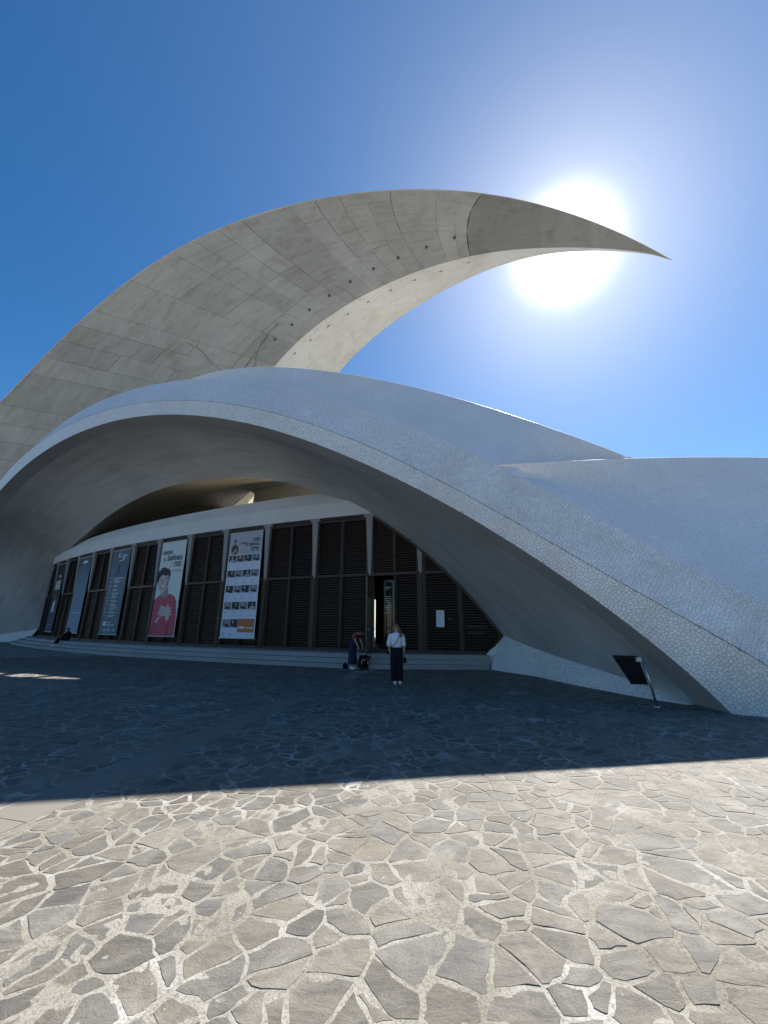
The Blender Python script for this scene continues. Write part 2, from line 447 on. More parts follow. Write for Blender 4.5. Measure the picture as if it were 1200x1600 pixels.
R3 = [[-38.8,35.59,-0.16],[-38.23,35.03,0.98],[-37.6,34.45,2.07],[-36.91,33.83,3.11],[-36.15,33.19,4.11],[-35.33,32.52,5.05],[-34.44,31.82,5.95],[-33.49,31.1,6.79],[-32.47,30.35,7.57],[-31.39,29.57,8.29],[-30.23,28.77,8.96],[-29.01,27.94,9.56],[-27.11,26.66,10.42],[-25.04,25.33,11.1],[-22.9,23.99,11.59],[-20.77,22.69,11.89],[-18.68,21.46,12.01],[-16.68,20.3,11.98],[-14.79,19.24,11.83],[-13.03,18.27,11.58],[-11.4,17.39,11.25],[-9.89,16.6,10.86],[-8.51,15.89,10.43],[-7.25,15.25,9.98],[-6.09,14.68,9.5],[-5.03,14.16,9.02],[-4.06,13.7,8.54],[-3.17,13.28,8.07],[-2.35,12.89,7.6],[-1.59,12.55,7.14],[-0.89,12.23,6.7],[-0.24,11.95,6.27],[0.36,11.68,5.85],[0.93,11.44,5.45],[1.46,11.21,5.06],[1.95,11.0,4.68],[2.42,10.8,4.32],[2.86,10.62,3.96],[3.28,10.45,3.62],[3.67,10.29,3.28],[4.04,10.14,2.96],[4.39,10.0,2.63],[4.72,9.88,2.32],[5.04,9.76,2.01],[5.33,9.65,1.71],[5.61,9.55,1.41],[5.87,9.46,1.12],[6.12,9.37,0.83],[6.35,9.3,0.54],[6.57,9.23,0.25],[6.78,9.17,-0.04],[6.89,9.13,-0.2]]
R4 = [[-29.07,34.04,7.05],[-26.31,31.71,7.5],[-24.28,30.12,8.02],[-22.54,28.83,8.52],[-20.95,27.71,8.97],[-19.44,26.69,9.34],[-17.97,25.74,9.63],[-16.54,24.86,9.84],[-15.16,24.04,9.98],[-13.82,23.29,10.04],[-12.53,22.58,10.03],[-11.3,21.94,9.97],[-10.12,21.34,9.86],[-9.0,20.8,9.71],[-7.94,20.3,9.52],[-6.93,19.85,9.29],[-5.98,19.43,9.03],[-5.08,19.05,8.74],[-4.23,18.7,8.43],[-3.42,18.38,8.09],[-2.66,18.09,7.73],[-1.94,17.81,7.35],[-1.27,17.57,6.95],[-0.62,17.34,6.54],[-0.02,17.12,6.11],[0.55,16.93,5.67],[1.08,16.75,5.23],[1.59,16.59,4.78],[2.06,16.43,4.33],[2.49,16.3,3.88],[2.9,16.17,3.44],[3.28,16.05,3.0],[3.63,15.95,2.56],[3.97,15.85,2.12],[4.29,15.76,1.67],[4.6,15.67,1.22]]
R5 = [[-9.57,16.3,13.05],[-8.9,16.01,13.08],[-8.25,15.74,13.07],[-7.6,15.49,13.01],[-6.96,15.25,12.93],[-6.34,15.03,12.82],[-5.73,14.81,12.7],[-5.14,14.61,12.55],[-4.56,14.42,12.4],[-4.0,14.24,12.24],[-3.46,14.08,12.08],[-2.92,13.9,11.9],[-2.4,13.7,11.69],[-1.89,13.51,11.48],[-1.41,13.36,11.29],[-0.94,13.26,11.13],[-0.48,13.19,10.99],[-0.03,13.16,10.86],[0.42,13.13,10.74],[0.86,13.1,10.6],[1.3,13.06,10.46],[1.73,13.01,10.3],[2.15,12.94,10.13],[2.56,12.87,9.95],[2.96,12.8,9.77],[3.35,12.71,9.58],[3.73,12.63,9.38],[4.1,12.53,9.19],[4.46,12.44,8.98],[4.81,12.34,8.78],[5.15,12.24,8.57],[5.48,12.13,8.37],[5.79,12.03,8.16],[6.1,11.92,7.96],[6.39,11.81,7.76],[6.68,11.7,7.56],[6.96,11.6,7.36],[7.22,11.48,7.16],[7.48,11.37,6.95],[7.72,11.26,6.75]]
S3 = [[3.23,10.29,6.06],[3.66,10.32,6.1],[4.09,10.36,6.14],[4.53,10.42,6.19],[4.99,10.49,6.24],[5.46,10.58,6.3],[5.95,10.7,6.37],[6.46,10.83,6.45],[7.0,10.99,6.54],[7.55,11.13,6.62],[8.1,11.28,6.7],[8.67,11.42,6.77],[9.25,11.57,6.85],[9.84,11.71,6.92],[10.45,11.86,6.99],[11.06,12.01,7.06],[11.68,12.15,7.12],[12.31,12.29,7.18],[12.95,12.43,7.24],[13.6,12.57,7.29],[14.57,12.78,7.36],[15.55,12.98,7.41],[16.52,13.19,7.45],[17.99,13.51,7.47],[19.45,13.82,7.46],[21.4,14.24,7.39],[23.35,14.66,7.26]]
G = [[4.27,16.65,0.0],[4.51,15.38,0.0],[4.73,14.33,0.0],[4.93,13.45,0.0],[5.12,12.69,0.0],[5.3,12.05,0.0],[5.47,11.48,0.0],[5.64,10.99,0.0],[5.79,10.55,0.0],[5.95,10.16,0.0],[6.1,9.81,-0.0],[6.25,9.49,0.0],[6.39,9.21,0.0],[6.53,8.95,0.0]]
T = [[4.6,15.67,1.22],[4.81,14.65,1.03],[5.0,13.78,0.88],[5.18,13.03,0.77],[5.35,12.37,0.67],[5.52,11.8,0.59],[5.68,11.3,0.52],[5.84,10.86,0.45],[5.99,10.47,0.38],[6.15,10.14,0.32],[6.3,9.84,0.24],[6.45,9.59,0.17],[6.6,9.37,0.08],[6.76,9.19,-0.02]]
WA = [[-57.08,44.16,-0.15],[-57.61,44.41,1.92],[-58.25,44.68,4.27],[-58.74,44.9,6.73],[-58.94,45.07,9.22],[-58.79,45.15,11.66],[-58.29,45.16,14.02],[-57.48,45.09,16.3],[-56.4,44.96,18.51],[-55.11,44.78,20.66],[-53.68,44.56,22.79],[-52.14,44.3,24.9],[-50.53,44.02,27.02],[-48.86,43.7,29.15],[-47.14,43.35,31.28],[-45.36,42.97,33.4],[-43.51,42.55,35.49],[-41.56,42.09,37.53],[-39.53,41.59,39.48],[-37.37,41.05,41.31],[-35.1,40.46,42.99],[-32.72,39.83,44.51],[-30.22,39.16,45.82],[-27.62,38.47,46.93],[-24.94,37.75,47.82],[-22.2,37.02,48.51],[-19.42,36.28,48.98],[-16.63,35.55,49.27],[-13.85,34.81,49.37],[-11.1,34.1,49.31],[-8.4,33.39,49.1],[-5.76,32.71,48.75],[-3.19,32.05,48.28],[-0.71,31.42,47.69],[1.7,30.81,47.0],[4.01,30.23,46.2],[6.23,29.68,45.31],[8.36,29.15,44.33],[10.4,28.66,43.26],[12.35,28.19,42.12],[14.2,27.76,40.9],[15.96,27.37,39.63],[17.63,27.01,38.31],[19.2,26.68,36.96],[20.67,26.39,35.58],[22.05,26.13,34.18],[23.33,25.88,32.76],[24.54,25.64,31.3]]
WB = [[-15.76,37.73,-0.01],[-15.99,37.8,1.39],[-16.13,37.84,2.8],[-16.22,37.87,4.22],[-16.29,37.88,5.67],[-16.35,37.9,7.15],[-16.41,37.92,8.66],[-16.47,37.94,10.21],[-16.52,37.95,11.81],[-16.54,37.96,13.44],[-16.51,37.95,15.11],[-16.43,37.93,16.81],[-16.26,37.88,18.52],[-15.99,37.8,20.21],[-15.62,37.69,21.89],[-15.12,37.53,23.53],[-14.49,37.35,25.11],[-13.73,37.12,26.61],[-12.84,36.85,28.03],[-11.83,36.55,29.35],[-10.71,36.21,30.56],[-9.5,35.85,31.67],[-8.2,35.46,32.66],[-6.84,35.05,33.55],[-5.42,34.63,34.33],[-3.97,34.19,35.02],[-2.49,33.75,35.61],[-1.0,33.3,36.1],[0.49,32.85,36.51],[1.98,32.41,36.84],[3.45,31.96,37.09],[4.92,31.52,37.25],[6.37,31.09,37.33],[7.79,30.66,37.34],[9.2,30.24,37.26],[10.59,29.82,37.11],[11.95,29.41,36.88],[13.29,29.01,36.59],[14.6,28.62,36.24],[15.88,28.24,35.85],[17.11,27.86,35.42],[18.32,27.5,34.96],[19.47,27.16,34.48],[20.58,26.82,33.98],[21.65,26.51,33.45],[22.66,26.2,32.87],[23.62,25.91,32.18],[24.54,25.64,31.3]]
WC = [[-14.64,51.3,-0.53],[-14.56,51.06,1.03],[-14.52,50.88,2.74],[-14.47,50.68,4.5],[-14.4,50.42,6.27],[-14.29,50.09,8.03],[-14.15,49.68,9.77],[-13.97,49.21,11.48],[-13.75,48.69,13.17],[-13.48,48.13,14.84],[-13.15,47.54,16.5],[-12.77,46.95,18.14],[-12.33,46.36,19.79],[-11.82,45.78,21.41],[-11.24,45.22,23.01],[-10.59,44.66,24.58],[-9.85,44.12,26.11],[-9.02,43.59,27.59],[-8.11,43.05,28.99],[-7.12,42.52,30.31],[-6.04,41.98,31.55],[-4.9,41.44,32.69],[-3.69,40.88,33.73],[-2.43,40.3,34.66],[-1.13,39.7,35.5],[0.2,39.09,36.24],[1.55,38.47,36.89],[2.91,37.83,37.45],[4.28,37.18,37.92],[5.63,36.52,38.31],[6.98,35.87,38.63],[8.3,35.21,38.87],[9.61,34.56,39.03],[10.9,33.91,39.1],[12.16,33.27,39.09],[13.39,32.64,38.98],[14.59,32.02,38.77],[15.76,31.4,38.47],[16.89,30.79,38.07],[17.97,30.18,37.57],[19.0,29.58,36.98],[19.98,28.97,36.32],[20.89,28.37,35.6],[21.73,27.78,34.83],[22.52,27.19,34.02],[23.24,26.63,33.18],[23.91,26.11,32.29],[24.54,25.64,31.3]]
BOLTS = [[0.7229, 0.75], [0.6811, 0.8], [0.6394, 0.83], [0.6027, 0.85], [0.5659, 0.87], [0.5309, 0.89], [0.4975, 0.9], [0.4658, 0.91], [0.4357, 0.91]]
SLOTS = [[0.7045, 0.29], [0.6628, 0.28], [0.6244, 0.23], [0.5876, 0.21], [0.5526, 0.19], [0.5192, 0.18], [0.4875, 0.15], [0.4558, 0.14], [0.4274, 0.11]]

R0, R1, R2, R3, R4, R5, S3, GL, TL, WA, WB, WC = [np.array(c, float) for c in (R0, R1, R2, R3, R4, R5, S3, G, T, WA, WB, WC)]
TH0, KF, BAY, DECK, HEAD = R(19.5), 0.0115, 2.84, 0.48, 6.5
def fac(s, off=0.0):
    """plan point on the curved front, s metres to the left of the first column, off metres outwards"""
    th = TH0 + KF*s
    x = -0.61 - (math.sin(th)-math.sin(TH0))/KF
    y = 17.383 - (math.cos(th)-math.cos(TH0))/KF
    return x - math.sin(th)*off, y - math.cos(th)*off
def fac_th(s): return TH0 + KF*s
def fac_curve(s0, s1, m, off, z):
    return np.array([(*fac(s, off), z) for s in np.linspace(s0, s1, m)])

def split_at(P, f):
    """index of the first point where f is true"""
    for i, p in enumerate(P):
        if f(p): return i
    return len(P)-1

# ================================================================== GROUND
plaza = mesh_obj('plaza', [(-900, -500, -0.012), (900, -500, -0.012), (900, 1500, -0.012), (-900, 1500, -0.012)], [(0, 1, 2, 3)], M_PLAZA)
tag(plaza, kind='structure')

# ================================================================== AUDITORIUM
aud = empty('auditorium', (-5, 25, 0))
tag(aud, 'white mosaic and concrete concert hall with a huge curved wing above its arched entrance', 'building')
_inv = Matrix.Translation((5, -25, 0))
def part(o, parent=aud):
    """keep world place under the parent"""
    o.parent = parent
    o.matrix_parent_inverse = Matrix.Translation(-Vector(aud.location)) if parent is aud else Matrix.Identity(4)
    return o

# ---- wing
NW = 110
def cr_index(P, m):
    """Catmull-Rom through P at even steps of its own numbering"""
    E = np.vstack([2*P[0]-P[1], P, 2*P[-1]-P[-2]]); out = []
    for x in np.linspace(0, len(P)-1, m):
        i = min(int(x), len(P)-2); t = x-i; p0, p1, p2, p3 = E[i:i+4]
        out.append(.5*(2*p1+(p2-p0)*t+(2*p0-5*p1+4*p2-p3)*t*t+(3*p1-p0-3*p2+p3)*t**3))
    return np.array(out)
wa, wb, wc = [cr_index(c, NW) for c in (WA, WB, WC)]
front_n = []
for i in range(NW):
    t = wb[min(i+1, NW-1)] - wb[max(i-1, 0)]
    a = wa[i] - wb[i] if i < NW-1 else wa[i-1]-wb[i-1]
    nn = np.cross(t, a); nn /= (np.linalg.norm(nn)+1e-9)
    if nn[1] > 0: nn = -nn
    front_n.append(nn)
front_n = np.array(front_n)
def back(c): return c - front_n*0.10*np.linspace(1, 0.05, NW)[:, None]**0.5
core_a, core_b = back(wa), back(wb)
V = np.vstack([core_a, core_b, wc]); F = []
for i in range(NW-1):
    F += [(i, NW+i, NW+i+1, i+1), (2*NW+i, i, i+1, 2*NW+i+1)]
F.append((0, 2*NW, NW))
wing = part(mesh_obj('wing', V, F, M_JOINT, None, True))
def wsurf(f, v, lift=0.0):
    x = f*(NW-1); i = min(int(x), NW-2); k = x-i
    a = wa[i]*(1-k)+wa[i+1]*k; b = wb[i]*(1-k)+wb[i+1]*k; nn = front_n[i]*(1-k)+front_n[i+1]*k
    return a*(1-v)+b*v + nn*lift
def usurf(f, v, lift=0.0):
    x = f*(NW-1); i = min(int(x), NW-2); k = x-i
    a = wb[i]*(1-k)+wb[i+1]*k; b = wc[i]*(1-k)+wc[i+1]*k
    p = a*(1-v)+b*v
    if lift:
        t = wb[min(i+1, NW-1)]-wb[i]; nn = np.cross(t, b-a); nn /= np.linalg.norm(nn)+1e-9
        if nn[2] > 0: nn = -nn
        p = p + nn*lift
    return p
def surf_panel(name, surf, f0, f1, v0, v1, mat, parent, du=3, dv=3, depth=0.10, lift=0.0):
    vs, uv, fs = [], [], []
    L0 = 95.0
    for j in range(dv+1):
        for i in range(du+1):
            f, v = f0+(f1-f0)*i/du, v0+(v1-v0)*j/dv
            vs.append(surf(f, v, lift)); uv.append((f*L0, v*12))
    w = du+1
    for j in range(dv):
        for i in range(du):
            a = j*w+i; fs.append((a, a+w, a+w+1, a+1))
    rim = [i for i in range(w)] + [j*w+du for j in range(1, dv+1)] + [dv*w+i for i in range(du-1, -1, -1)] + [j*w for j in range(dv-1, 0, -1)]
    b = len(vs)
    for r in rim:
        i, j = r % w, r//w
        vs.append(surf(f0+(f1-f0)*i/du, v0+(v1-v0)*j/dv, lift-depth)); uv.append(uv[r])
    k = len(rim)
    for q in range(k):
        fs.append((rim[q], rim[(q+1) % k], b+(q+1) % k, b+q))
    return mesh_obj(name, vs, fs, mat, parent, False, uv)
def psurf(f, v, lift=0.0):
    """the front face with its cross joints raked towards the tip"""
    k = float(np.interp(f, [0, .42, .760, .85, 1], [0, 0, .088, .04, 0]))
    return wsurf(min(max(f+k*(.5-v), 0), 1), v, lift)
cuts = [0.10]
while cuts[-1] < 0.742:
    cuts.append(cuts[-1] + random.choice((0.0215, 0.0225, 0.041, 0.043)))
if cuts[-1]-cuts[-2] > .02 and cuts[-1] > .760: cuts[-1] = .760
else: cuts.append(.760)
for ci, (f0, f1) in enumerate(zip(cuts, cuts[1:])):
    fm = (f0+f1)/2
    vb = float(np.interp(fm, [0.1, .40, .5, .6, .72], [.84, .84, .82, .74, .58]))
    rows = random.choice(([0.0, vb-.34, vb, 1.0], [0.0, vb, 1.0], [0.0, vb-.45, 1.0] if fm < .4 else [0.0, vb, 1.0], [0.0, vb-.50, vb-.22, vb, 1.0]))
    for v0, v1 in zip(rows, rows[1:]):
        g = 0.00014; gv = 0.0012
        surf_panel('concrete_panel', psurf, f0+g, f1-g, v0+gv*(v0 > 0), v1-gv*(v1 < 1), M_WING, wing, 2, 3, 0.10, random.uniform(-.010, .006)*(1 if v1 < 1 else .2))
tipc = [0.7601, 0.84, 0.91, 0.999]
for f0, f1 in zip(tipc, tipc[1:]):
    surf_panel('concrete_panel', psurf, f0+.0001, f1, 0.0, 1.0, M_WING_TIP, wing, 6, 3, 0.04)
surf_panel('concrete_panel', psurf, 0.0, 0.0998, 0.0, 1.0, M_WING, wing, 6, 3, 0.08)
# underside sheet in long segments
uc = [0.0, .40, .62, .80, 0.998]
for f0, f1 in zip(uc, uc[1:]):
    surf_panel('underside_panel', usurf, f0+.00006, f1-.00006, 0.002, 1.0, M_WING_UNDER, wing, 24, 3, 0.0, 0.02)
# bolts and slots
bm_ = MB()
bm_.rings([((0, 0, 0), .16, .16), ((0, 0, .12), .15, .15), ((0, 0, .17), .09, .09)])
bolt_me = None
M_BOLT = flat_mat('bolt_iron', (.10, .085, .07), 0.6)
for k, (f, v) in enumerate(BOLTS):
    if bolt_me is None:
        o = bm_.build('bolt', M_BOLT, wing); bolt_me = o.data
    else:
        o = link(bpy.data.objects.new('bolt', bolt_me), wing)
    p = wsurf(f, v); nn = front_n[int(f*(NW-1))]
    o.matrix_local = Matrix.Translation(Vector(p)) @ Vector(nn).to_track_quat('Z', 'Y').to_matrix().to_4x4()
sl = MB(); sl.box((-.17, -.045, -.02), (.17, .045, .03))
slot_me = None
for k, (f, v) in enumerate(SLOTS):
    if slot_me is None:
        o = sl.build('drain_slot', M_BLACK, wing); slot_me = o.data
    else:
        o = link(bpy.data.objects.new('drain_slot', slot_me), wing)
    p = usurf(f, v, .02); t = Vector(usurf(f+.004, v)-usurf(f-.004, v)).normalized()
    bvec = Vector(usurf(f, v+.05)-usurf(f, v-.05)); nz = t.cross(bvec).normalized()
    if nz.z > 0: nz = -nz
    by = nz.cross(t)
    o.matrix_local = Matrix.Translation(Vector(p)) @ Matrix((t, by, nz)).transposed().to_4x4()
# cracks and damp runs in the concrete
M_CRACK = flat_mat('damp_crack', (.075, .065, .05), .9)
for path, rr in (([(0.394, 0.57), (0.3907, 0.64), (0.384, 0.7), (0.3756, 0.75), (0.3706, 0.81)], .06), ([(0.4624, 0.85), (0.4407, 0.86), (0.4157, 0.88), (0.3907, 0.89), (0.3639, 0.9)], .11), ([(0.4207, 0.9), (0.409, 0.89), (0.3923, 0.92), (0.3689, 0.94)], .10), ([(0.5509, 0.8), (0.5492, 0.87), (0.5509, 0.93), (0.5442, 1.0)], .05)):
    pts_ = cr_resample(np.array([wsurf(f, v, .012) for f, v in path]), 16)
    jit_ = np.array([[noise.noise(Vector((i*.9, k_, rr*50)))*.14 for k_ in range(3)] for i in range(16)])
    t = MB(); t.tube([tuple(q) for q in pts_+jit_*np.array([1, .15, 1])], [rr*(.25+.5*random.random()) for _ in range(16)], 6, .25); t.build('crack', M_CRACK, wing)
# thin rim along the upper edge
out_dir = []
for i in range(NW):
    d = wa[i]-wb[i]; out_dir.append(d/(np.linalg.norm(d)+1e-9))
out_dir = np.array(out_dir); out_dir[-3:] = out_dir[-4]
k = np.linspace(1, .15, NW)[:, None]
r0 = wa + front_n*.14*k + out_dir*.0; r1 = wa + front_n*.14*k + out_dir*.28*k; r2 = wa - front_n*.30*k + out_dir*.28*k; r3 = wa + front_n*.0*k - out_dir*.001
loft('edge_rim', [r3, r0, r1, r2], mat_wing('rim_concrete', 1.25, per_panel=False), wing, False)

# ---- arch: the tiled rim, lip and soffit
def by_px(P, cond): return P[cond]
m = 120
c0, c1, c2, c3 = [cr_resample(c, m) for c in (R0, R1, R2, R3)]
# near part (right leg) carries built tiles, the far part the fine mosaic; the cross lines run square to the rim
def run_on(P, d):
    v = P[-1]-P[-4]; v = v/np.linalg.norm(v)
    return np.vstack([P, P[-1]+v*d*.5, P[-1]+v*d])
mid1 = cr_resample(run_on(R1, 1.2), 170)
den2, den0 = cr_resample(run_on(R2, 4.0), 1600), cr_resample(run_on(R0, 1.0), 1600)
def square(P, D):
    out = []; k0 = 0
    for p in P:
        d = np.linalg.norm(D[k0:]-p, axis=1); k = k0+int(d.argmin()); k0 = max(k0, k-2); out.append(D[k])
    out = np.array(out)
    for _ in range(6): out[1:-1] = (out[:-2]+out[1:-1]*2+out[2:])/4
    return out
low1, high1 = square(mid1, den2), square(mid1, den0)
NI = split_at(mid1, lambda p: p[0] > 1.2)
far0, far1, far2 = high1[:NI+1], mid1[:NI+1], low1[:NI+1]
near0, near1, near2 = high1[NI:], mid1[NI:], low1[NI:]
arch = part(loft('arch', [far2, far1], M_MOSAIC, None, True))
loft('upper_band', [far1, far0], M_MOSAIC, arch, True, sub=2)
loft('grout_bed', [near2, near1], M_GROUT, arch, True)
loft('grout_bed', [near1, near0], M_GROUT, arch, True)
tj = MB(); tj.tube([tuple(p) for p in mid1[20:]], .007, 6); tj.build('seam', M_JOINT, arch, True)
loft('lip', [c3, c2], M_LIP, arch, True)

# ---- generic Voronoi cells
def voronoi_cells(pts, reach, wts=None):
    pts = np.asarray(pts); cell = reach
    grid = {}
    for i, p in enumerate(pts):
        grid.setdefault((int(p[0]//cell), int(p[1]//cell)), []).append(i)
    res = []
    for i, p in enumerate(pts):
        gx, gy = int(p[0]//cell), int(p[1]//cell)
        nb = [j for a in (-1, 0, 1) for b_ in (-1, 0, 1) for j in grid.get((gx+a, gy+b_), ()) if j != i]
        nb.sort(key=lambda j: (pts[j][0]-p[0])**2+(pts[j][1]-p[1])**2)
        r = reach
        poly = [(p[0]-r, p[1]-r), (p[0]+r, p[1]-r), (p[0]+r, p[1]+r), (p[0]-r, p[1]+r)]
        for j in nb[:26]:
            q = pts[j]; nx, ny = q[0]-p[0], q[1]-p[1]
            c = (q[0]**2+q[1]**2-p[0]**2-p[1]**2)/2
            if wts is not None: c += max(-.38, min(.38, (wts[i]-wts[j])/(nx*nx+ny*ny)))*(nx*nx+ny*ny)/2
            out = []
            for k in range(len(poly)):
                a, b_ = poly[k], poly[(k+1) % len(poly)]
                da, db = a[0]*nx+a[1]*ny-c, b_[0]*nx+b_[1]*ny-c
                if da <= 0: out.append(a)
                if (da < 0 < db) or (db < 0 < da):
                    t = da/(da-db); out.append((a[0]+(b_[0]-a[0])*t, a[1]+(b_[1]-a[1])*t))
            poly = out
            if len(poly) < 3: break
        res.append(poly)
    return res
def shrink(poly, g):
    """move every edge inwards by g"""
    n = len(poly); out = []
    area = sum(poly[i][0]*poly[(i+1) % n][1]-poly[(i+1) % n][0]*poly[i][1] for i in range(n))/2
    if area < 0: poly = poly[::-1]
    P = [poly[0]]
    for q in poly[1:]:
        if math.hypot(q[0]-P[-1][0], q[1]-P[-1][1]) > 1e-3: P.append(q)
    poly = P; 
    clip = poly
    for i in range(len(poly)):
        a, b_ = poly[i], poly[(i+1) % len(poly)]
        ex, ey = b_[0]-a[0], b_[1]-a[1]; l = math.hypot(ex, ey)
        if l < 1e-6: continue
        nx, ny = -ey/l, ex/l; c = a[0]*nx+a[1]*ny+g
        o2 = []
        for k in range(len(clip)):
            p, q = clip[k], clip[(k+1) % len(clip)]
            dp, dq = p[0]*nx+p[1]*ny-c, q[0]*nx+q[1]*ny-c
            if dp >= 0: o2.append(p)
            if (dp < 0 < dq) or (dq < 0 < dp):
                t = dp/(dp-dq); o2.append((p[0]+(q[0]-p[0])*t, p[1]+(q[1]-p[1])*t))
        clip = o2
        if len(clip) < 3: return []
    return clip
def poly_area(p):
    return abs(sum(p[i][0]*p[(i+1) % len(p)][1]-p[(i+1) % len(p)][0]*p[i][1] for i in range(len(p)))/2)

# ---- broken tile on the near leg of the arch
def tile_band(ca, cb, size, count_parts, parent):
    ca, cb = np.asarray(ca), np.asarray(cb)
    sa = np.r_[0, np.cumsum(np.linalg.norm(np.diff((ca+cb)/2, axis=0), axis=1))]
    wid = np.linalg.norm(cb-ca, axis=1)
    Lq = sa[-1]; W = wid.max()
    pts = []
    nx, ny = int(Lq/size)+1, int(W/size)+2
    for i in range(-1, nx+1):
        for j in range(ny):
            x, y = (i+.5+random.uniform(-.42, .42))*size, (j-.5+random.uniform(-.42, .42))*size
            pts.append((x, y))
    def put(x, y, lift):
        x = min(max(x, 0), Lq*.9999)
        k = np.interp(x, sa, np.arange(len(sa))); i = min(int(k), len(sa)-2); f = k-i
        a = ca[i]*(1-f)+ca[i+1]*f; b_ = cb[i]*(1-f)+cb[i+1]*f
        w = wid[i]*(1-f)+wid[i+1]*f
        t = ca[i+1]-ca[i]; nn = np.cross(t, b_-a); nn /= np.linalg.norm(nn)
        if nn @ np.array([0, 1, -.3]) > 0: nn = -nn
        v = min(max(y/w, .004), .996)
        return a+(b_-a)*v + nn*lift
    made = []
    for p in voronoi_cells(pts, size*2.2):
        if len(p) < 3: continue
        cx, cy = sum(q[0] for q in p)/len(p), sum(q[1] for q in p)/len(p)
        wl_ = float(np.interp(cx, sa, wid))
        # clip to the band
        q2 = [(min(max(q[0], 0), Lq), min(max(q[1], .0), wl_)) for q in p]
        q2 = shrink(q2, .0038+.002*random.random())
        if len(q2) < 3 or poly_area(q2) < size*size*.08: continue
        made.append((cx, cy, q2))
    res = []
    for cx, cy, q in made:
        h = .006+.003*random.random(); tx, ty = random.uniform(-.012, .012), random.uniform(-.012, .012)
        top = [put(a, b_, h+tx*(a-cx)+ty*(b_-cy)) for a, b_ in q]
        bot = [put(a, b_, -.004) for a, b_ in q]
        n = len(q)
        if put(cx, cy, 0)[2] < -.05: continue
        res.append((put(cx, cy, 0), top+bot, [tuple(range(n))]+[(i, i+n, (i+1) % n+n, (i+1) % n) for i in range(n)]))
    return res
tiles = tile_band(near2, near1, .075, 0, arch) + tile_band(near1, near0, .075, 0, arch)
eye = np.array([0, 0, 1.75])
tiles.sort(key=lambda t: np.linalg.norm(t[0]-eye) + (8 if t[0][0]/max(t[0][1], .1) > 1.0 else 0))
for c, vs, fs in tiles[:300]:
    mesh_obj('mosaic_tile', vs, fs, M_TILE, arch)
rest = MB()
for c, vs, fs in tiles[300:]: rest.add(vs, fs)
tag(rest.build('mosaic_tiles', M_TILE, arch), kind='stuff')

# ---- soffit
FL = 34.35
left_edge = [np.array([-38.6, 35.9, -.1]), np.array([*fac(FL+2.6, 1.6), .7]), np.array([*fac(FL+.3, .05), 1.1]), np.array([*fac(FL+.2, .05), 3.0]), np.array([*fac(FL, .05), 5.2])]
sL, sR = 0.235, 0.875
inner_l = cr_resample(np.vstack([left_edge, R4[0]]), 26)
inner_m = cr_resample(R4, 70)
inner_r = cr_resample(np.vstack([R4[-1], TL[1:], [6.80, 9.16, -.1]]), 24)
outer_l, outer_m, outer_r = cr_resample(R3, 26, 0, sL), cr_resample(R3, 70, sL, sR), cr_resample(R3, 24, sR, 1)
inner = np.vstack([inner_l, inner_m[1:], inner_r[1:]]); outer = np.vstack([outer_l, outer_m[1:], outer_r[1:]])
mids = []
for v in (.25, .5, .75):
    c = outer*(1-v)+inner*v
    bulge = 4*v*(1-v)*.45
    w = np.clip(np.minimum(c[:, 2]/4.0, 1), 0, 1)[:, None]
    c = c + np.array([0, .1, 1.0])*bulge*w
    mids.append(c)
soffit = part(loft('soffit', [outer, *mids, inner], M_SOFFIT, None, True, sub=2))

# ---- tiled base strip at the right of the doors
gb = np.vstack([[*fac(-4.95, .66), 0], GL[3:], [6.72, 8.95, 0]]); gb = cr_resample(gb, 24); gb[:, 2] = -.05
tb = cr_resample(np.vstack([R4[-1], TL[1:], [6.80, 9.16, -.02]]), 24)
base = part(loft('base_wall', [gb, gb*.35+tb*.65 + np.array([-.03, -.05, .02]), tb], M_MOSAIC, None, True))
eb = MB()
cpt = tb[0]; ep = gb[0]; dk = (*fac(-4.85, .16), DECK+.03)
eb.add([tuple(cpt), dk, (*fac(-4.9, .4), -.03), tuple(ep)], [(0, 1, 2, 3)])
part(eb.build('base_return', M_MOSAIC))
lb = np.array([left_edge[0], left_edge[1]*.5+left_edge[0]*.5, left_edge[1], left_edge[2]]); lb = cr_resample(lb, 12)
lg = lb.copy(); lg[:, 2] = -.05; lg[:, :2] += np.array([-.25, -.6])
part(loft('base_wall', [lg, lb], M_MOSAIC, None, True))

# ---- shells above and beside the arch
j294 = split_at(R0, lambda p: p[0] > R5[0][0]-.05)
j775 = split_at(R0, lambda p: p[0] > S3[0][0]-.02)
low = cr_resample(R0[j294:j775+1], 60)
s3c = cr_resample(S3, 60)
tail = s3c[:16] + np.array([.15, .5, -.9])
low2 = cr_resample(np.vstack([R0[j294:j775+2] + np.array([0, .02, -.03]), tail[5:]]), 80)
r5 = cr_resample(np.vstack([R5, R5[-1]+np.array([.5, .1, -.55]), R5[-1]+np.array([.9, .3, -1.3])]), 80)
upper = part(loft('upper_shell', [low2, low2*.5+r5*.5+np.array([0, .12, .05]), r5], M_MOSAIC_FAR, None, True, sub=2))
lowr = cr_resample(R0[j775:], 60)
side = part(loft('side_shell', [lowr, lowr*.55+s3c*.45+np.array([-.05, .22, -.05]), s3c], M_MOSAIC_SIDE, None, True, sub=3))
def edge_line(P, rad, parent):  # white tubes added along the shell edges to catch sun as a bright line
    t = MB(); t.tube([tuple(p) for p in P], rad, 6); return t.build('sun_catch_edge', M_WHITE, parent, True)
edge_line(cr_resample(R0, 70, .60, .99) + np.array([0, .03, .012]), .022, arch)
edge_line(s3c + np.array([0, .03, .012]), .024, side)
edge_line(r5 + np.array([0, .03, .006]), .020, upper)

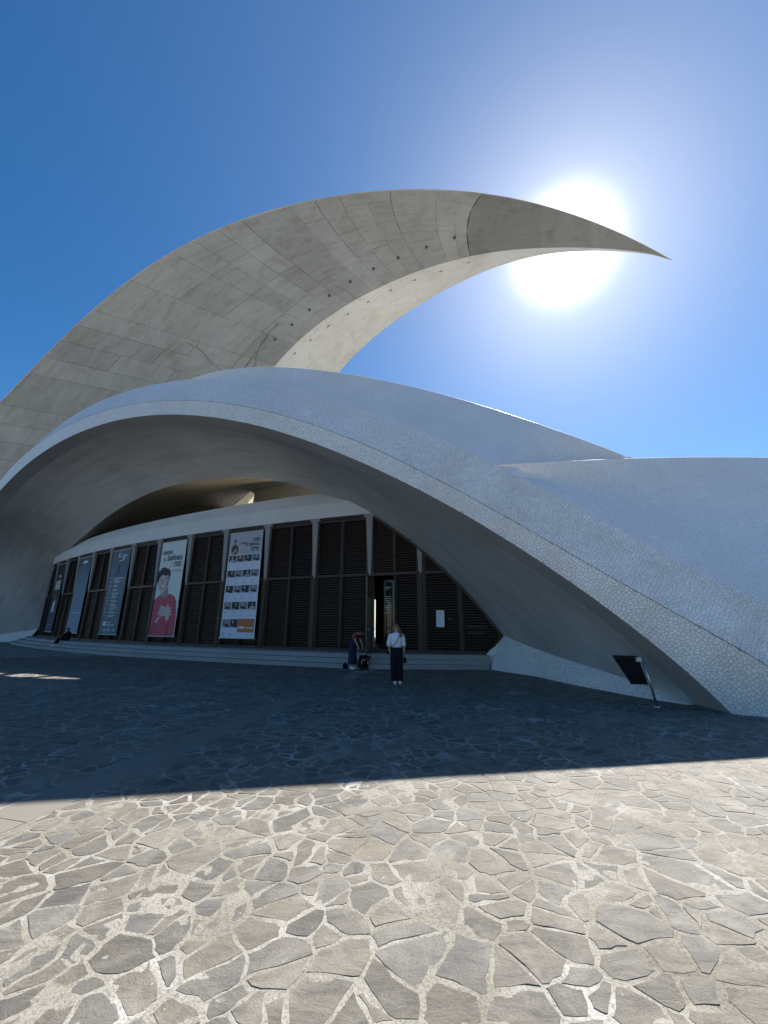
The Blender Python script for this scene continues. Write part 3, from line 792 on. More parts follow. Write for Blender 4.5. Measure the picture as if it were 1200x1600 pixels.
# ---- roof sloping away to the back, out of sight from the plaza
sky_l = cr_resample(R0[:j294+1], 50); sky_m = cr_resample(R5, 50)
k985 = split_at(s3c, lambda p: p[0] > 7.8)
sky_r = s3c[k985:]
skyline = np.vstack([sky_l, sky_m[1:], sky_r])
skyline = cr_resample(skyline, 120)
mid = skyline + np.array([2.5, 8.0, 0]); mid[:, 2] = skyline[:, 2] + 3.2*np.clip(skyline[:, 2]/10, 0, 1)
bk = skyline + np.array([6.0, 24.0, 0]); bk[:, 2] = np.clip(skyline[:, 2]*.62, 0, 8)
roof_pts = [skyline + np.array([0, .02, .0]), mid, bk]
FLECKS = [(-13.9, -12.95, 13.8, 14.35), (-12.4, -11.0, 13.4, 14.1), (-10.95, -9.5, 12.9, 13.5), (-9.0, -8.2, 12.7, 13.1)]  # sun patches on the ground; roof and vault holes are shaped to cast them
def to_fleck(p):
    t = p[2]/SUN.z; x, y = p[0]-SUN.x*t, p[1]-SUN.y*t
    return any(a <= x <= b and c <= y <= d for a, b, c, d in FLECKS)
def fac_coords(x, y):
    """(s, off) of a plan point"""
    s = 0.0
    for _ in range(6):
        fx, fy = fac(s); th = fac_th(s)
        s += (x-fx)*-math.cos(th) + (y-fy)*math.sin(th)
    fx, fy = fac(s); th = fac_th(s)
    return s, (x-fx)*-math.sin(th)+(y-fy)*-math.cos(th)
def holed(name, curves, mat, parent, hole, sub):
    full = []
    for a, b in zip(curves, curves[1:]):
        for k in range(sub): full.append(a+(b-a)*k/sub)
    full.append(curves[-1])
    n, m = len(full), len(full[0]); V = np.vstack(full); F = []
    for j in range(n-1):
        for i in range(m-1):
            q = (j*m+i, j*m+i+1, (j+1)*m+i+1, (j+1)*m+i)
            c = (V[q[0]]+V[q[1]]+V[q[2]]+V[q[3]])/4
            if not hole(c): F.append(q)
    return mesh_obj(name, V, F, mat, parent, True)
def roof_hole(c):
    if to_fleck(c): return True
    s, off = fac_coords(c[0], c[1])
    return -9.6 < off < -7.1 and -3 < s < 13  # unseen skylight strip, added to let daylight reach the hall wall
roof_c = [cr_resample(c, 300) for c in roof_pts]
part(holed('roof', roof_c, M_ROOF, None, roof_hole, 34))

# ---- inside: vault, cream hall wall, foyer shaded by its near-black colour
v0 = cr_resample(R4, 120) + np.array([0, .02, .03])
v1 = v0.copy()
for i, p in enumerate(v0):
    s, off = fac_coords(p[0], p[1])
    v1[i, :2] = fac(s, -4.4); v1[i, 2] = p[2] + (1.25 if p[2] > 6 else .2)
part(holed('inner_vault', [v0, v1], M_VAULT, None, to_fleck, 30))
hw0, hw1, hw2 = fac_curve(-7, 37, 60, -9.8, .4), fac_curve(-7, 37, 60, -9.9, 8.5), fac_curve(-7, 37, 60, -10.4, 15.2)
for c in (hw1, hw2):
    c[:, 2] = np.minimum(c[:, 2], np.interp(np.linspace(-7, 37, 60), [-7, -2, 2, 12, 22, 37], [8.0, 14.0, 15.2, 15.2, 13.0, 6.5]) * (1 if c is hw2 else .72))
# leave a way through to the far doors
dx0, dx1 = -1.6, -0.42
def through(c):
    return c[2] < 3.1 and dx0 < c[0] < dx1
part(holed('hall_wall', [cr_resample(c, 420) for c in (hw0, hw1, hw2)], M_CREAM, None, through, 8))
fl = fac_curve(-7, 37, 40, 0.0, DECK-.01); fb = fac_curve(-7, 37, 40, -14.0, DECK-.01)
part(loft('foyer_floor', [fl, fb], M_STEP, None, False))
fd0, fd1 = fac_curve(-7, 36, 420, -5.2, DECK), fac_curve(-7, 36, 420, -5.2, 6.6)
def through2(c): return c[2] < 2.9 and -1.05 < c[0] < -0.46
part(holed('foyer_wall', [fd0, fd1], M_SHADE, None, through2, 10))
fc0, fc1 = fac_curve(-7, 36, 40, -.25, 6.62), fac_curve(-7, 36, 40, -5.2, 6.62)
part(loft('foyer_ceiling', [fc0, fc1], M_SHADE, None, False))
part(loft('bounce_sheet', [fac_curve(-7, 14, 30, -.95, 7.75), fac_curve(-7, 14, 30, -9.7, 7.75)], M_WHITE, None, False))  # unseen white sheet added to bounce sunlight onto the hall wall and vault
# cream fin standing in the gap above the beam
fin = MB()
fa, fbb = Vector((*fac(12.6, -2.2), 8.0)), Vector((*fac(10.0, -2.4), 8.0))
fcx = Vector((*fac(9.85, -2.5), 9.75))
thk = Vector((.1, .5, 0))
fin.add([fa, fbb, fcx, fa+thk, fbb+thk, fcx+thk], [(0, 1, 2), (5, 4, 3), (0, 3, 4, 1), (1, 4, 5, 2), (2, 5, 3, 0)])
part(fin.build('fin', M_CREAM))

# ---- beam over the doors
bs0, bs1, nb = -3.0, FL+.35, 60
be = [fac_curve(bs0, bs1, nb, .10, HEAD+.04), fac_curve(bs0, bs1, nb, .22, HEAD+.04), fac_curve(bs0, bs1, nb, .25, 7.28), fac_curve(bs0, bs1, nb, -.42, 8.10), fac_curve(bs0, bs1, nb, -.9, 8.0), fac_curve(bs0, bs1, nb, -.9, 6.7)]
zt = np.interp(np.linspace(bs0, bs1, nb), [bs0, 0, 6, 28, 33, bs1], [-.25, -.05, 0, 0, -.25, -.5])
for c in be[2:5]: c[:, 2] += zt*(.5 if c is be[2] else 1)
part(loft('beam', be, M_BEAM, None, False))

# ---- bays
def bay_frame(w):
    mb = MB(); d = .10
    t = .075
    mb.box((-w/2, -.05, 0), (-w/2+t, d, HEAD-DECK-.12)); mb.box((w/2-t, -.05, 0), (w/2, d, HEAD-DECK-.12))
    mb.box((-.04, -.06, .12), (.04, d, HEAD-DECK-.2))
    mb.box((-w/2+t, -.055, 0), (w/2-t, d, .118))
    mb.box((-w/2+t, -.065, 3.20), (-.042, d, 3.33)); mb.box((.042, -.065, 3.20), (w/2-t, d, 3.33))
    mb.box((-w/2+t, -.055, HEAD-DECK-.198), (w/2-t, d, HEAD-DECK-.06))
    mb.box((-w/2+.02, -.12, HEAD-DECK-.055), (w/2-.02, d, HEAD-DECK+.02))
    return mb
def louvre(w, h, pitch=.105):
    mb = MB()
    mb.box((-w/2, .06, 0), (w/2, .075, h))
    t = .05
    mb.box((-w/2, -.02, 0), (-w/2+t, .055, h)); mb.box((w/2-t, -.02, 0), (w/2, .055, h))
    n = int(h/pitch)
    for i in range(n):
        z = (i+.5)*h/n
        M = Matrix.Translation((0, .02, z)) @ Matrix.Rotation(R(-38 + random.uniform(-4, 4)), 4, 'X')
        mb.box((-w/2+t, -.042, -.008), (w/2-t, .042, .008), M)
    return mb
W = BAY - .16
fr_mesh = None
lv = {}
PW = W/2-.075-.05
first = {}
def put_copy(key, maker, name, mat, parent, loc, kind=None):
    if key in first:
        o = link(bpy.data.objects.new(name, first[key]), parent)
    else:
        o = maker().build(name, mat, parent); first[key] = o.data
    o.location = loc
    if kind: o["kind"] = kind
    return o
HU, HL = HEAD-DECK-.198-3.33, 3.20-.118
BAYR = 2.32
def col_s(i): return i*BAY if i >= 0 else (-BAYR if i == -1 else -5.55)
for i in range(-2, 12):
    sc = (col_s(i)+col_s(i+1))/2
    x, y = fac(sc, .0); th = fac_th(sc)
    if ('bay',) in first:
        fr = bpy.data.objects.new('bay_frame', first[('bay',)])
        link(fr)
    else:
        fr = bay_frame(W).build('bay_frame', M_FRAME); first[('bay',)] = fr.data
    fr.location = (x, y, DECK); fr.rotation_euler = (0, 0, -th)
    if i < 0: fr.scale.x = (col_s(i+1)-col_s(i)-.16)/(BAY-.16)
    part(fr)
    for sx in (-1, 1):
        xx = sx*(.04+PW/2+.003)
        if not (i == -1 and sx == -1):
            put_copy(('lo', i % 3), lambda: louvre(PW, HL), 'louvre_panel', M_WOOD, fr, (xx, 0, .118), 'stuff')
        put_copy(('up', i % 3), lambda: louvre(PW, HU), 'louvre_panel', M_WOOD, fr, (xx, 0, 3.33), 'stuff')
# columns: white and tapering above, dark post below
for i in range(-1, 13):
    sc = col_s(i); x, y = fac(sc, .02); th = fac_th(sc)
    mb = MB(); z0, z1 = 3.78, HEAD-.02
    def ring(z, w, d): return [(-w, -d, z), (w, -d, z), (w, .1, z), (-w, .1, z)]
    vs = ring(z0, .075, .10) + ring(z1-.10, .155, .20) + ring(z1-.10, .24, .22) + ring(z1+.03, .27, .235)
    fs = [(3, 2, 1, 0)]
    for r in range(3):
        for k in range(4): fs.append((r*4+k, r*4+(k+1) % 4, r*4+4+(k+1) % 4, r*4+4+k))
    fs.append((12, 13, 14, 15)); mb.add(vs, fs)
    mb.box((-.035, -.06, z0-.10), (.035, .09, z0))
    if ('col',) in first:
        c = link(bpy.data.objects.new('column', first[('col',)]))
    else:
        c = mb.build('column', M_COLUMN); first[('col',)] = c.data
    c.location = (x, y, 0); c.rotation_euler = (0, 0, -th); part(c)
    if ('post',) in first:
        p_ = link(bpy.data.objects.new('post', first[('post',)]), c)
    else:
        pb = MB(); pb.box((-.07, -.07, DECK), (.07, .10, z0-.10)); p_ = pb.build('post', M_FRAME, c); first[('post',)] = p_.data
# dark frame following the arch down to the corner of the doors
j = split_at(R4, lambda p: p[0] > -.75)
rimp = [Vector(p)+Vector((-.04, -.10, -.05)) for p in R4[j:]]
cn = rimp[-1]
rimp += [cn.lerp(Vector((*fac(-4.85, .08), DECK+.05)), .5), Vector((*fac(-4.85, .08), DECK+.05))]
t = MB(); t.tube(rimp, .055, 4); part(t.build('frame_edge', M_FRAME))
# door hardware on the bay beside the notice
hx, hy = fac(-4.62, .16)
t = MB()
for zz in (1.52, 1.28):
    a = Vector((*fac(-4.15, .14), zz)); b = Vector((*fac(-4.9, .14), zz)); t.tube([a, b], .014, 6)
part(t.build('push_bar', M_STEEL))
t = MB(); t.tube([Vector((*fac(-3.55, .14), 1.82)), Vector((*fac(-3.40, .14), 1.82))], .02, 6); part(t.build('door_handle', M_STEEL))

# ---- open glass leaf at the way in
hinge = Vector((*fac(-.22, .10), DECK+.01)); free = hinge + Vector((-.29, -.86, 0))
dv = (free-hinge).normalized(); ang_l = math.atan2(dv.y, dv.x)
leaf = bpy.data.objects.new('glass_door', None)
mb = MB(); Lw = .90; Hh = 3.1
mb.box((0, -.025, 0), (.05, .025, Hh)); mb.box((Lw-.05, -.025, 0), (Lw, .025, Hh))
mb.box((.05, -.025, 0), (Lw-.05, .025, .07)); mb.box((.05, -.025, Hh-.9), (Lw-.05, .025, Hh))
leaf = mb.build('glass_door', flat_mat('door_metal', (.10, .085, .07), .4, .5), None)
leaf.location = hinge; leaf.rotation_euler = (0, 0, ang_l); part(leaf)
mb = MB(); mb.box((.05, -.004, .07), (Lw-.05, .004, Hh-.9)); mb.build('pane', M_GLASS, leaf)
mb = MB(); mb.tube([(.12, .03, .92), (.12, .09, .92), (Lw-.1, .09, .92), (Lw-.1, .03, .92)], .014, 6); mb.build('push_bar', M_STEEL, leaf)
# inner glazed leaf with small white lettering, standing back in the doorway
gx, gy = fac(-.98, -.9)
inn = MB(); inn.box((0, -.02, 0), (.05, .02, 3.1)); inn.box((.55, -.02, 0), (.60, .02, 3.1)); inn.box((.05, -.02, 3.04), (.55, .02, 3.1))
inn = inn.build('inner_door', M_FRAME); inn.location = (gx-.63, gy, DECK); inn.rotation_euler = (0, 0, -TH0); part(inn)
mb = MB(); mb.box((.05, .0, .02), (.55, .01, 3.04)); mb.build('pane', flat_mat('dark_glass', (.01, .01, .011), .08, .5), inn)
lt = MB()
for k, (z, w) in enumerate([(2.72, .30), (2.64, .22), (2.30, .28), (2.22, .33), (2.14, .24), (1.90, .30), (1.82, .32), (1.74, .26), (1.62, .20), (1.55, .12)]):
    x = .07
    while x < .07+w:
        d = random.uniform(.02, .05); lt.box((x, -.006, z), (min(x+d, .07+w), -.003, z+.035)); x += d+.012
tag(lt.build('lettering', flat_mat('white_print', (.75, .75, .75), .6), inn), kind='stuff')

# ================================================================== STEPS
steps = empty('steps', (-8, 19, 0)); tag(steps, kind='structure')
def spart(o):
    o.parent = steps; o.matrix_parent_inverse = Matrix.Translation(-Vector(steps.location)); return o
offs = [(1.15, 0.80), (1.55, 0.0), (1.95, 0.0)]
zs = [.48, .32, .16]
edges = [(-.05, 1.15, .48), (1.15, 1.55, .32), (1.55, 1.95, .16)]
for o0, o1, zt_ in edges:
    s = -5.4 + (0 if o0 < 0 else random.random())
    s_end = FL + 1.5
    first_s = -4.95
    while first_s < s_end:
        nxt = min(first_s + random.uniform(1.25, 1.75), s_end)
        g = .004
        mb = MB(); k = 2
        for a in range(k+1):
            ss = first_s+g + (nxt-first_s-2*g)*a/k
            def tap(o):   # the flight dies away at its left end
                return (o - max(0, (ss-(FL-3.2)))**2*.055*(1 if o > .3 else 0)) * (1+min(ss, 0)*.128)
            p0, p1 = fac(ss, max(o0, -.05) if o0 < 0 else tap(o0)-.03), fac(ss, tap(o1))
            e = .02
            mb.v += [(*p0, zt_), (*p1, zt_), (*p1, zt_-.045), (*fac(ss, tap(o1)-.03), zt_-.048), (*fac(ss, tap(o1)-.03), -.05), (*p0, -.05)]
        for a in range(k):
            for q in range(6):
                mb.f.append((a*6+q, a*6+(q+1) % 6, a*6+6+(q+1) % 6, a*6+6+q))
        mb.f.append((5, 4, 3, 2, 1, 0)); mb.f.append(tuple(k*6+q for q in range(6)))
        spart(mb.build('step_slab', M_STEP))
        first_s = nxt

# ================================================================== PAVING
mesh_obj('mortar_bed', [(-16, .2, -.004), (16, .2, -.004), (16, 30, -.004), (-32, 34, -.004), (-32, 14, -.004)], [(0, 1, 2, 3, 4)], M_MORTAR, plaza)
def value_noise(X, Y, cell, r):
    """smooth random heights between -1 and 1"""
    gx, gy = X/cell, Y/cell
    x0, y0 = np.floor(gx).astype(int), np.floor(gy).astype(int)
    fx, fy = gx-x0, gy-y0; fx = fx*fx*(3-2*fx); fy = fy*fy*(3-2*fy)
    T = r.uniform(-1, 1, (x0.max()-x0.min()+2, y0.max()-y0.min()+2)); x0 = x0-x0.min(); y0 = y0-y0.min()
    return (T[x0, y0]*(1-fx)+T[x0+1, y0]*fx)*(1-fy)+(T[x0, y0+1]*(1-fx)+T[x0+1, y0+1]*fx)*fy
def mortar_field(x0, x1, y0, y1, st):
    xs, ys = np.arange(x0, x1+st/2, st), np.arange(y0, y1+st/2, st)
    X, Y = np.meshgrid(xs, ys)
    r = np.random.default_rng(3)
    Z = .0043 + .0013*value_noise(X, Y, .55, r) + .0019*value_noise(X, Y, .16, r) + .0015*value_noise(X, Y, .06, r)
    V_ = np.stack([X.ravel(), Y.ravel(), Z.ravel()], 1); n_ = len(xs)
    i, j = np.meshgrid(np.arange(n_-1), np.arange(len(ys)-1)); a = (j*n_+i).ravel()
    o = mesh_obj('mortar_bed', V_.tolist(), np.stack([a, a+1, a+n_+1, a+n_], 1).tolist(), M_MORTAR, plaza, True)
    return o
mortar_field(-5.6, 6.4, 1.2, 5.6, .024)
mortar_field(-16, 12, 5.6, 15.6, .10)
SA, SB = Vector((-3.95, 2.2)), Vector((-1.25, 12.9))
sd = (SB-SA).normalized(); sn = Vector((sd.y, -sd.x)); SWID = .27
def strip_d(x, y):
    v = Vector((x, y))-SA; return v.dot(sn), v.dot(sd)
GX = [p[0] for p in gb][::-1]; GYs = [p[1] for p in gb][::-1]
def open_ground(x, y):
    if y > 8.4:
        if y < 16.7 and x > np.interp(y, GYs, GX) + .05: return False
        if y >= 7 and x > 6.7 and y > 8.0: return False
    if y > 12:
        s, off = fac_coords(x, y)
        if off < 1.75*(1+min(s, 0)*.128): return False
    return True
def in_view(x, y, mrg):
    return y > .9 and abs(x) < 1.12*(y*.962+.48)+mrg
seeds = []
SP = .168
ca_, sa_ = math.cos(R(28)), math.sin(R(28))
for i in range(-130, 150):
    for j in range(-210, 230):
        a, b = (i+random.uniform(-.46, .46))*SP*1.35, (j+random.uniform(-.46, .46))*SP*.86
        x, y = ca_*a - sa_*b, sa_*a + ca_*b + 4
        # bend the lie of the stones across the plaza
        if not (-22 < x < 13 and .6 < y < 20): continue
        if not in_view(x, y, 1.4): continue
        if random.random() < .30: continue
        seeds.append((x, y))
stones = []
M_far = MB()
wts = [random.uniform(0, .036) for _ in seeds]
for p in voronoi_cells(seeds, .60, wts):
    if len(p) < 3: continue
    cx, cy = sum(q[0] for q in p)/len(p), sum(q[1] for q in p)/len(p)
    if poly_area(p) > .6 or not open_ground(cx, cy): continue
    d, l = strip_d(cx, cy)
    if l > 0 and abs(d) < 1.2:
        side_ = 1 if d > 0 else -1
        if abs(d) < SWID*.6: continue
        # cut the stone at the strip
        out = []
        for k in range(len(p)):
            a, b = p[k], p[(k+1) % len(p)]
            da, db = strip_d(*a)[0]*side_-SWID, strip_d(*b)[0]*side_-SWID
            if da >= 0: out.append(a)
            if (da < 0 < db) or (db < 0 < da):
                t = da/(da-db); out.append((a[0]+(b[0]-a[0])*t, a[1]+(b[1]-a[1])*t))
        p = out
        if len(p) < 3: continue
    q = shrink(p, random.choice((.006, .008, .010, .013, .017, .023)) * (1 if cy < 5.6 else 1.3))
    if len(q) < 3 or poly_area(q) < .004: continue
    # break the straight edges
    r = []
    n = len(q)
    for k in range(n):
        a, b = q[k], q[(k+1) % n]; l = math.hypot(b[0]-a[0], b[1]-a[1])
        ns = 1 if l < .06 else (2 if l < .15 else (3 if l < .28 else 4))
        for e in range(ns):
            t = e/ns
            x, y = a[0]+(b[0]-a[0])*t, a[1]+(b[1]-a[1])*t
            # a shared warp bends both sides of a joint alike, a small private one roughens the edge
            jx = noise.noise(Vector((x*2.3, y*2.3, 1.3)))*.075 + noise.noise(Vector((x*15, y*15, 1.3+k)))*.022
            jy = noise.noise(Vector((x*2.3, y*2.3, 8.1)))*.075 + noise.noise(Vector((x*15, y*15, 8.1+k)))*.022
            r.append((x+jx, y+jy))
    n = len(r)
    h = random.uniform(.0051, .0072); tx, ty = random.uniform(-.005, .005), random.uniform(-.005, .005)
    top = [(cx+(x-cx)*.955, cy+(y-cy)*.955, h+tx*(x-cx)+ty*(y-cy)) for x, y in r]
    low_ = [(x, y, -.002) for x, y in r]
    V_ = top+low_; F_ = [tuple(range(n))] + [(i, i+n, (i+1) % n+n, (i+1) % n) for i in range(n)]
    dist = math.hypot(cx, cy)
    stones.append((poly_area(q)/max(dist, 1)**3 * (1 if in_view(cx, cy, -.1) and cy > 2.0 else .05), V_, F_))
stones.sort(key=lambda t: -t[0])
for _, V_, F_ in stones[:300]:
    mesh_obj('paving_stone', V_, F_, M_STONE, plaza)
for _, V_, F_ in stones[300:]: M_far.add(V_, F_)
tag(M_far.build('paving_stones', M_STONE, plaza), kind='stuff')
l = 0.0
Ltot = (SB-SA).length
while l < Ltot-.4:
    e = min(l+random.uniform(.8, 1.25), Ltot)
    w = SWID-.012
    pts = []
    for (ll, ww) in ((l+.008, -w), (e-.008, -w), (e-.008, w), (l+.008, w)):
        v = SA+sd*ll+sn*ww; pts.append((v.x, v.y))
    hh = random.uniform(.007, .011)
    mb = MB(); mb.add([(x, y, -.006) for x, y in pts]+[(x, y, hh) for x, y in pts], [(4, 7, 6, 5), (0, 1, 5, 4), (1, 2, 6, 5), (2, 3, 7, 6), (3, 0, 4, 7)])
    mb.build('strip_slab', M_STRIP, plaza)
    l = e

# ================================================================== BANNERS AND NOTICE
dg = None
def text_part(parent, body, size, x, z, mat, y=-.022, align='LEFT', bold=0.0, name='lettering', sx=1.0):
    cu = bpy.data.curves.new('txt', 'FONT'); cu.body = body; cu.size = size; cu.align_x = align; cu.offset = bold
    o = bpy.data.objects.new('txt', cu); COL.objects.link(o)
    bpy.context.view_layer.update()
    me = bpy.data.meshes.new_from_object(o.evaluated_get(bpy.context.evaluated_depsgraph_get()))
    COL.objects.unlink(o); bpy.data.objects.remove(o)
    for v in me.vertices: v.co = Vector((x+v.co.x*sx, y, z+v.co.y))
    me.materials.clear(); me.materials.append(mat)
    return link(bpy.data.objects.new(name, me), parent)
def rects(parent, name, rs, mat, y0=-.016, th=.002):
    mb = MB()
    for x0, z0, x1, z1 in rs: mb.box((x0, y0-th, z0), (x1, y0, z1))
    o = mb.build(name, mat, parent)
    if len(rs) > 1: o['kind'] = 'stuff'
    return o
def poly_part(parent, name, pts, mat, y0=-.016, th=.002):
    mb = MB(); mb.prism(pts, y0-th, y0); return mb.build(name, mat, parent)
def blob(cx, cz, rx, rz, n=18, wob=0.0, seed=0):
    return [(cx+rx*math.cos(2*math.pi*k/n)*(1+wob*noise.noise(Vector((k*1.7, seed, 0)))), cz+rz*math.sin(2*math.pi*k/n)*(1+wob*noise.noise(Vector((k*1.7, seed, 5))))) for k in range(n)]
def grad_mat(name, stops, z1, wave=0.0):
    m, N, L, b = new_mat(name, 0.6, spec=0.3)
    sep = N.new('ShaderNodeSeparateXYZ'); L.new(coords(N), sep.inputs[0])
    f = n_math(N, L, 'DIVIDE', sep.outputs['Z'], z1)
    if wave:
        nz = n_noise(N, L, n_map(N, L, coords(N), (1.6, 1, .45)), 1.6, 4, .55, 1.2)
        f = n_math(N, L, 'ADD', f, n_math(N, L, 'MULTIPLY', n_math(N, L, 'SUBTRACT', nz, .5), wave))
    L.new(n_ramp(N, L, f, stops), b.inputs['Base Color'])
    return m
BW, BH = 2.22, 5.30
def banner(i, label, mat):
    sc = (i+.5)*BAY; x, y = fac(sc, .16)
    root = empty('banner', (x, y, .94), -fac_th(sc))
    tag(root, label, 'banner', 'banners hanging on the front')
    mb = MB(); nz = 10
    for k in range(nz+1):
        zz = BH*k/nz; yy = -.014*math.sin(k*2.1)*.4
        mb.v += [(-BW/2, yy-.006, zz), (BW/2, yy-.006, zz), (BW/2, yy+.006, zz), (-BW/2, yy+.006, zz)]
    for k in range(nz):
        for q in range(4): mb.f.append((k*4+q, k*4+(q+1) % 4, k*4+4+(q+1) % 4, k*4+4+q))
    mb.f += [(3, 2, 1, 0), tuple(nz*4+q for q in range(4))]
    mb.build('sheet', mat, root)
    mb = MB(); mb.box((-BW/2-.07, -.035, -.045), (BW/2+.07, .03, .0)); mb.build('rod', M_GREYROD, root)
    mb = MB(); mb.box((-BW/2-.03, -.03, BH), (BW/2+.03, .03, BH+.045)); mb.build('rod', M_GREYROD, root)
    for sx in (-1, 0, 1):
        mb = MB(); mb.box((sx*(BW/2)-.02, -.02, -.34), (sx*(BW/2)+.02, .06, -.046)); mb.build('bracket', M_FRAME, root)
    return root
INK = flat_mat('black_ink', (.03, .032, .04), .6)
WHITE_INK = flat_mat('white_ink', (.72, .74, .78), .6)
GREY_INK = flat_mat('grey_ink', (.33, .36, .42), .6)
def U(u): return -BW/2+u*BW
def Vv(v): return v*BH

# portrait banner
b = banner(4, 'tall pale banner with a laughing curly haired figure in a red jumper', flat_mat('pale_print', (.58, .64, .62), .6, var=.05, scale=1))
RED = flat_mat('red_print', (.46, .075, .115), .6, var=.25, scale=2.5); DRED = flat_mat('dark_red_print', (.22, .03, .045), .6)
SKINP = flat_mat('skin_print', (.55, .42, .40), .6, var=.12, scale=4); SKIND = flat_mat('skin_shade_print', (.33, .235, .225), .6)
HAIRP = flat_mat('hair_print', (.026, .024, .030), .6, var=.5, scale=14)
poly_part(b, 'jumper', [(U(0), 0), (U(.97), 0), (U(.985), Vv(.10)), (U(.955), Vv(.24)), (U(.91), Vv(.345)), (U(.83), Vv(.395)), (U(.70), Vv(.42)), (U(.60), Vv(.432)), (U(.5), Vv(.41)), (U(.37), Vv(.405)), (U(.24), Vv(.425)), (U(.14), Vv(.405)), (U(.04), Vv(.385)), (U(0), Vv(.37))], RED, -.012)
poly_part(b, 'neck', [(U(.24), Vv(.41)), (U(.3), Vv(.395)), (U(.42), Vv(.392)), (U(.54), Vv(.415)), (U(.5), Vv(.49)), (U(.24), Vv(.49))], SKIND, -.0145)
poly_part(b, 'hair', blob(U(.24), Vv(.605), .53, .60, 26, .35, 3), HAIRP, -.0150)
poly_part(b, 'hair', blob(U(.30), Vv(.66), .46, .28, 22, .4, 9), HAIRP, -.0155)
for k in range(13):
    aa = math.pi*(-.12+1.24*k/12)
    poly_part(b, 'curl', blob(U(.25)+.50*math.cos(aa), Vv(.635)+.34*math.sin(aa), .10+.04*random.random(), .09+.04*random.random(), 9, .3, k), HAIRP, -.0152-.00005*k, .0012)
poly_part(b, 'face', [(U(.08), Vv(.60)), (U(.07), Vv(.53)), (U(.13), Vv(.475)), (U(.22), Vv(.442)), (U(.31), Vv(.438)), (U(.41), Vv(.47)), (U(.475), Vv(.53)), (U(.485), Vv(.60)), (U(.43), Vv(.635)), (U(.33), Vv(.625)), (U(.24), Vv(.64)), (U(.15), Vv(.63))], SKINP, -.0178)
poly_part(b, 'mouth', [(U(.15), Vv(.525)), (U(.22), Vv(.495)), (U(.33), Vv(.500)), (U(.40), Vv(.540)), (U(.30), Vv(.525))], DRED, -.0200)
poly_part(b, 'teeth', [(U(.18), Vv(.520)), (U(.24), Vv(.503)), (U(.33), Vv(.508)), (U(.38), Vv(.533)), (U(.30), Vv(.527))], WHITE_INK, -.0222)
rects(b, 'brows', [(U(.10), Vv(.593), U(.21), Vv(.600)), (U(.30), Vv(.602), U(.42), Vv(.610))], HAIRP, -.0200)
rects(b, 'eyes', [(U(.12), Vv(.574), U(.20), Vv(.581)), (U(.31), Vv(.582), U(.40), Vv(.590))], SKIND, -.0200)
poly_part(b, 'nose', [(U(.22), Vv(.585)), (U(.20), Vv(.545)), (U(.28), Vv(.541)), (U(.27), Vv(.585))], SKIND, -.0200)
poly_part(b, 'cheek_shade', [(U(.42), Vv(.475)), (U(.475), Vv(.53)), (U(.485), Vv(.60)), (U(.44), Vv(.60)), (U(.42), Vv(.53))], SKIND, -.0202)
# two hands crossed on the chest
poly_part(b, 'hand', [(U(.22), Vv(.125)), (U(.30), Vv(.165)), (U(.45), Vv(.215)), (U(.55), Vv(.20)), (U(.60), Vv(.165)), (U(.64), Vv(.14)), (U(.72), Vv(.19)), (U(.73), Vv(.24)), (U(.66), Vv(.29)), (U(.60), Vv(.335)), (U(.56), Vv(.30)), (U(.50), Vv(.265)), (U(.44), Vv(.235)), (U(.34), Vv(.20)), (U(.20), Vv(.17)), (U(.17), Vv(.14))], SKINP, -.0145)
for k in range(4):
    z0 = .215+.026*k; l0 = .22+.02*k
    poly_part(b, 'finger', [(U(.52), Vv(z0-.02)), (U(.52), Vv(z0+.005)), (U(l0+.03), Vv(z0+.018)), (U(l0), Vv(z0+.008)), (U(l0+.03), Vv(z0-.004))], SKINP, -.0170)
for k in range(3):
    poly_part(b, 'finger', [(U(.66), Vv(.205+.03*k)), (U(.79-.02*k), Vv(.215+.03*k)), (U(.80-.02*k), Vv(.228+.03*k)), (U(.66), Vv(.228+.03*k))], SKINP, -.0170)
poly_part(b, 'fold', [(U(.02), Vv(.02)), (U(.20), Vv(.12)), (U(.22), Vv(.11)), (U(.06), Vv(.0))], DRED, -.0146)
poly_part(b, 'fold', [(U(.66), Vv(.0)), (U(.70), Vv(.12)), (U(.73), Vv(.11)), (U(.72), Vv(.0))], DRED, -.0146)
text_part(b, 'siente', .46, U(.06), Vv(.865), INK, bold=.002, sx=.86)
text_part(b, 'tu', .34, U(.13), Vv(.793), INK, bold=.001)
text_part(b, 'Sinfónica', .50, U(.30), Vv(.793), INK, bold=.004, sx=.76)
text_part(b, 'SINFÓNICA', .17, U(.62), Vv(.752), INK, bold=.003, sx=.72)
text_part(b, 'DE TENERIFE', .17, U(.60), Vv(.722), INK, bold=.003, sx=.68)
mb = MB(); mb.tube([(U(.53)+.12*math.cos(a)*(1-.3*math.sin(a)), -.02, Vv(.742)+.17*math.sin(a)) for a in [k*.35 for k in range(15)]], .008, 4); mb.build('emblem', GREY_INK, b)
mb = MB(); mb.tube([(U(.55+.4*k/30), -.02, Vv(.675)+.05*math.sin(k*1.3)+(.14*math.sin((k-16)*.8) if 15 < k < 22 else 0)) for k in range(31)], .010, 4); mb.build('signature', GREY_INK, b)

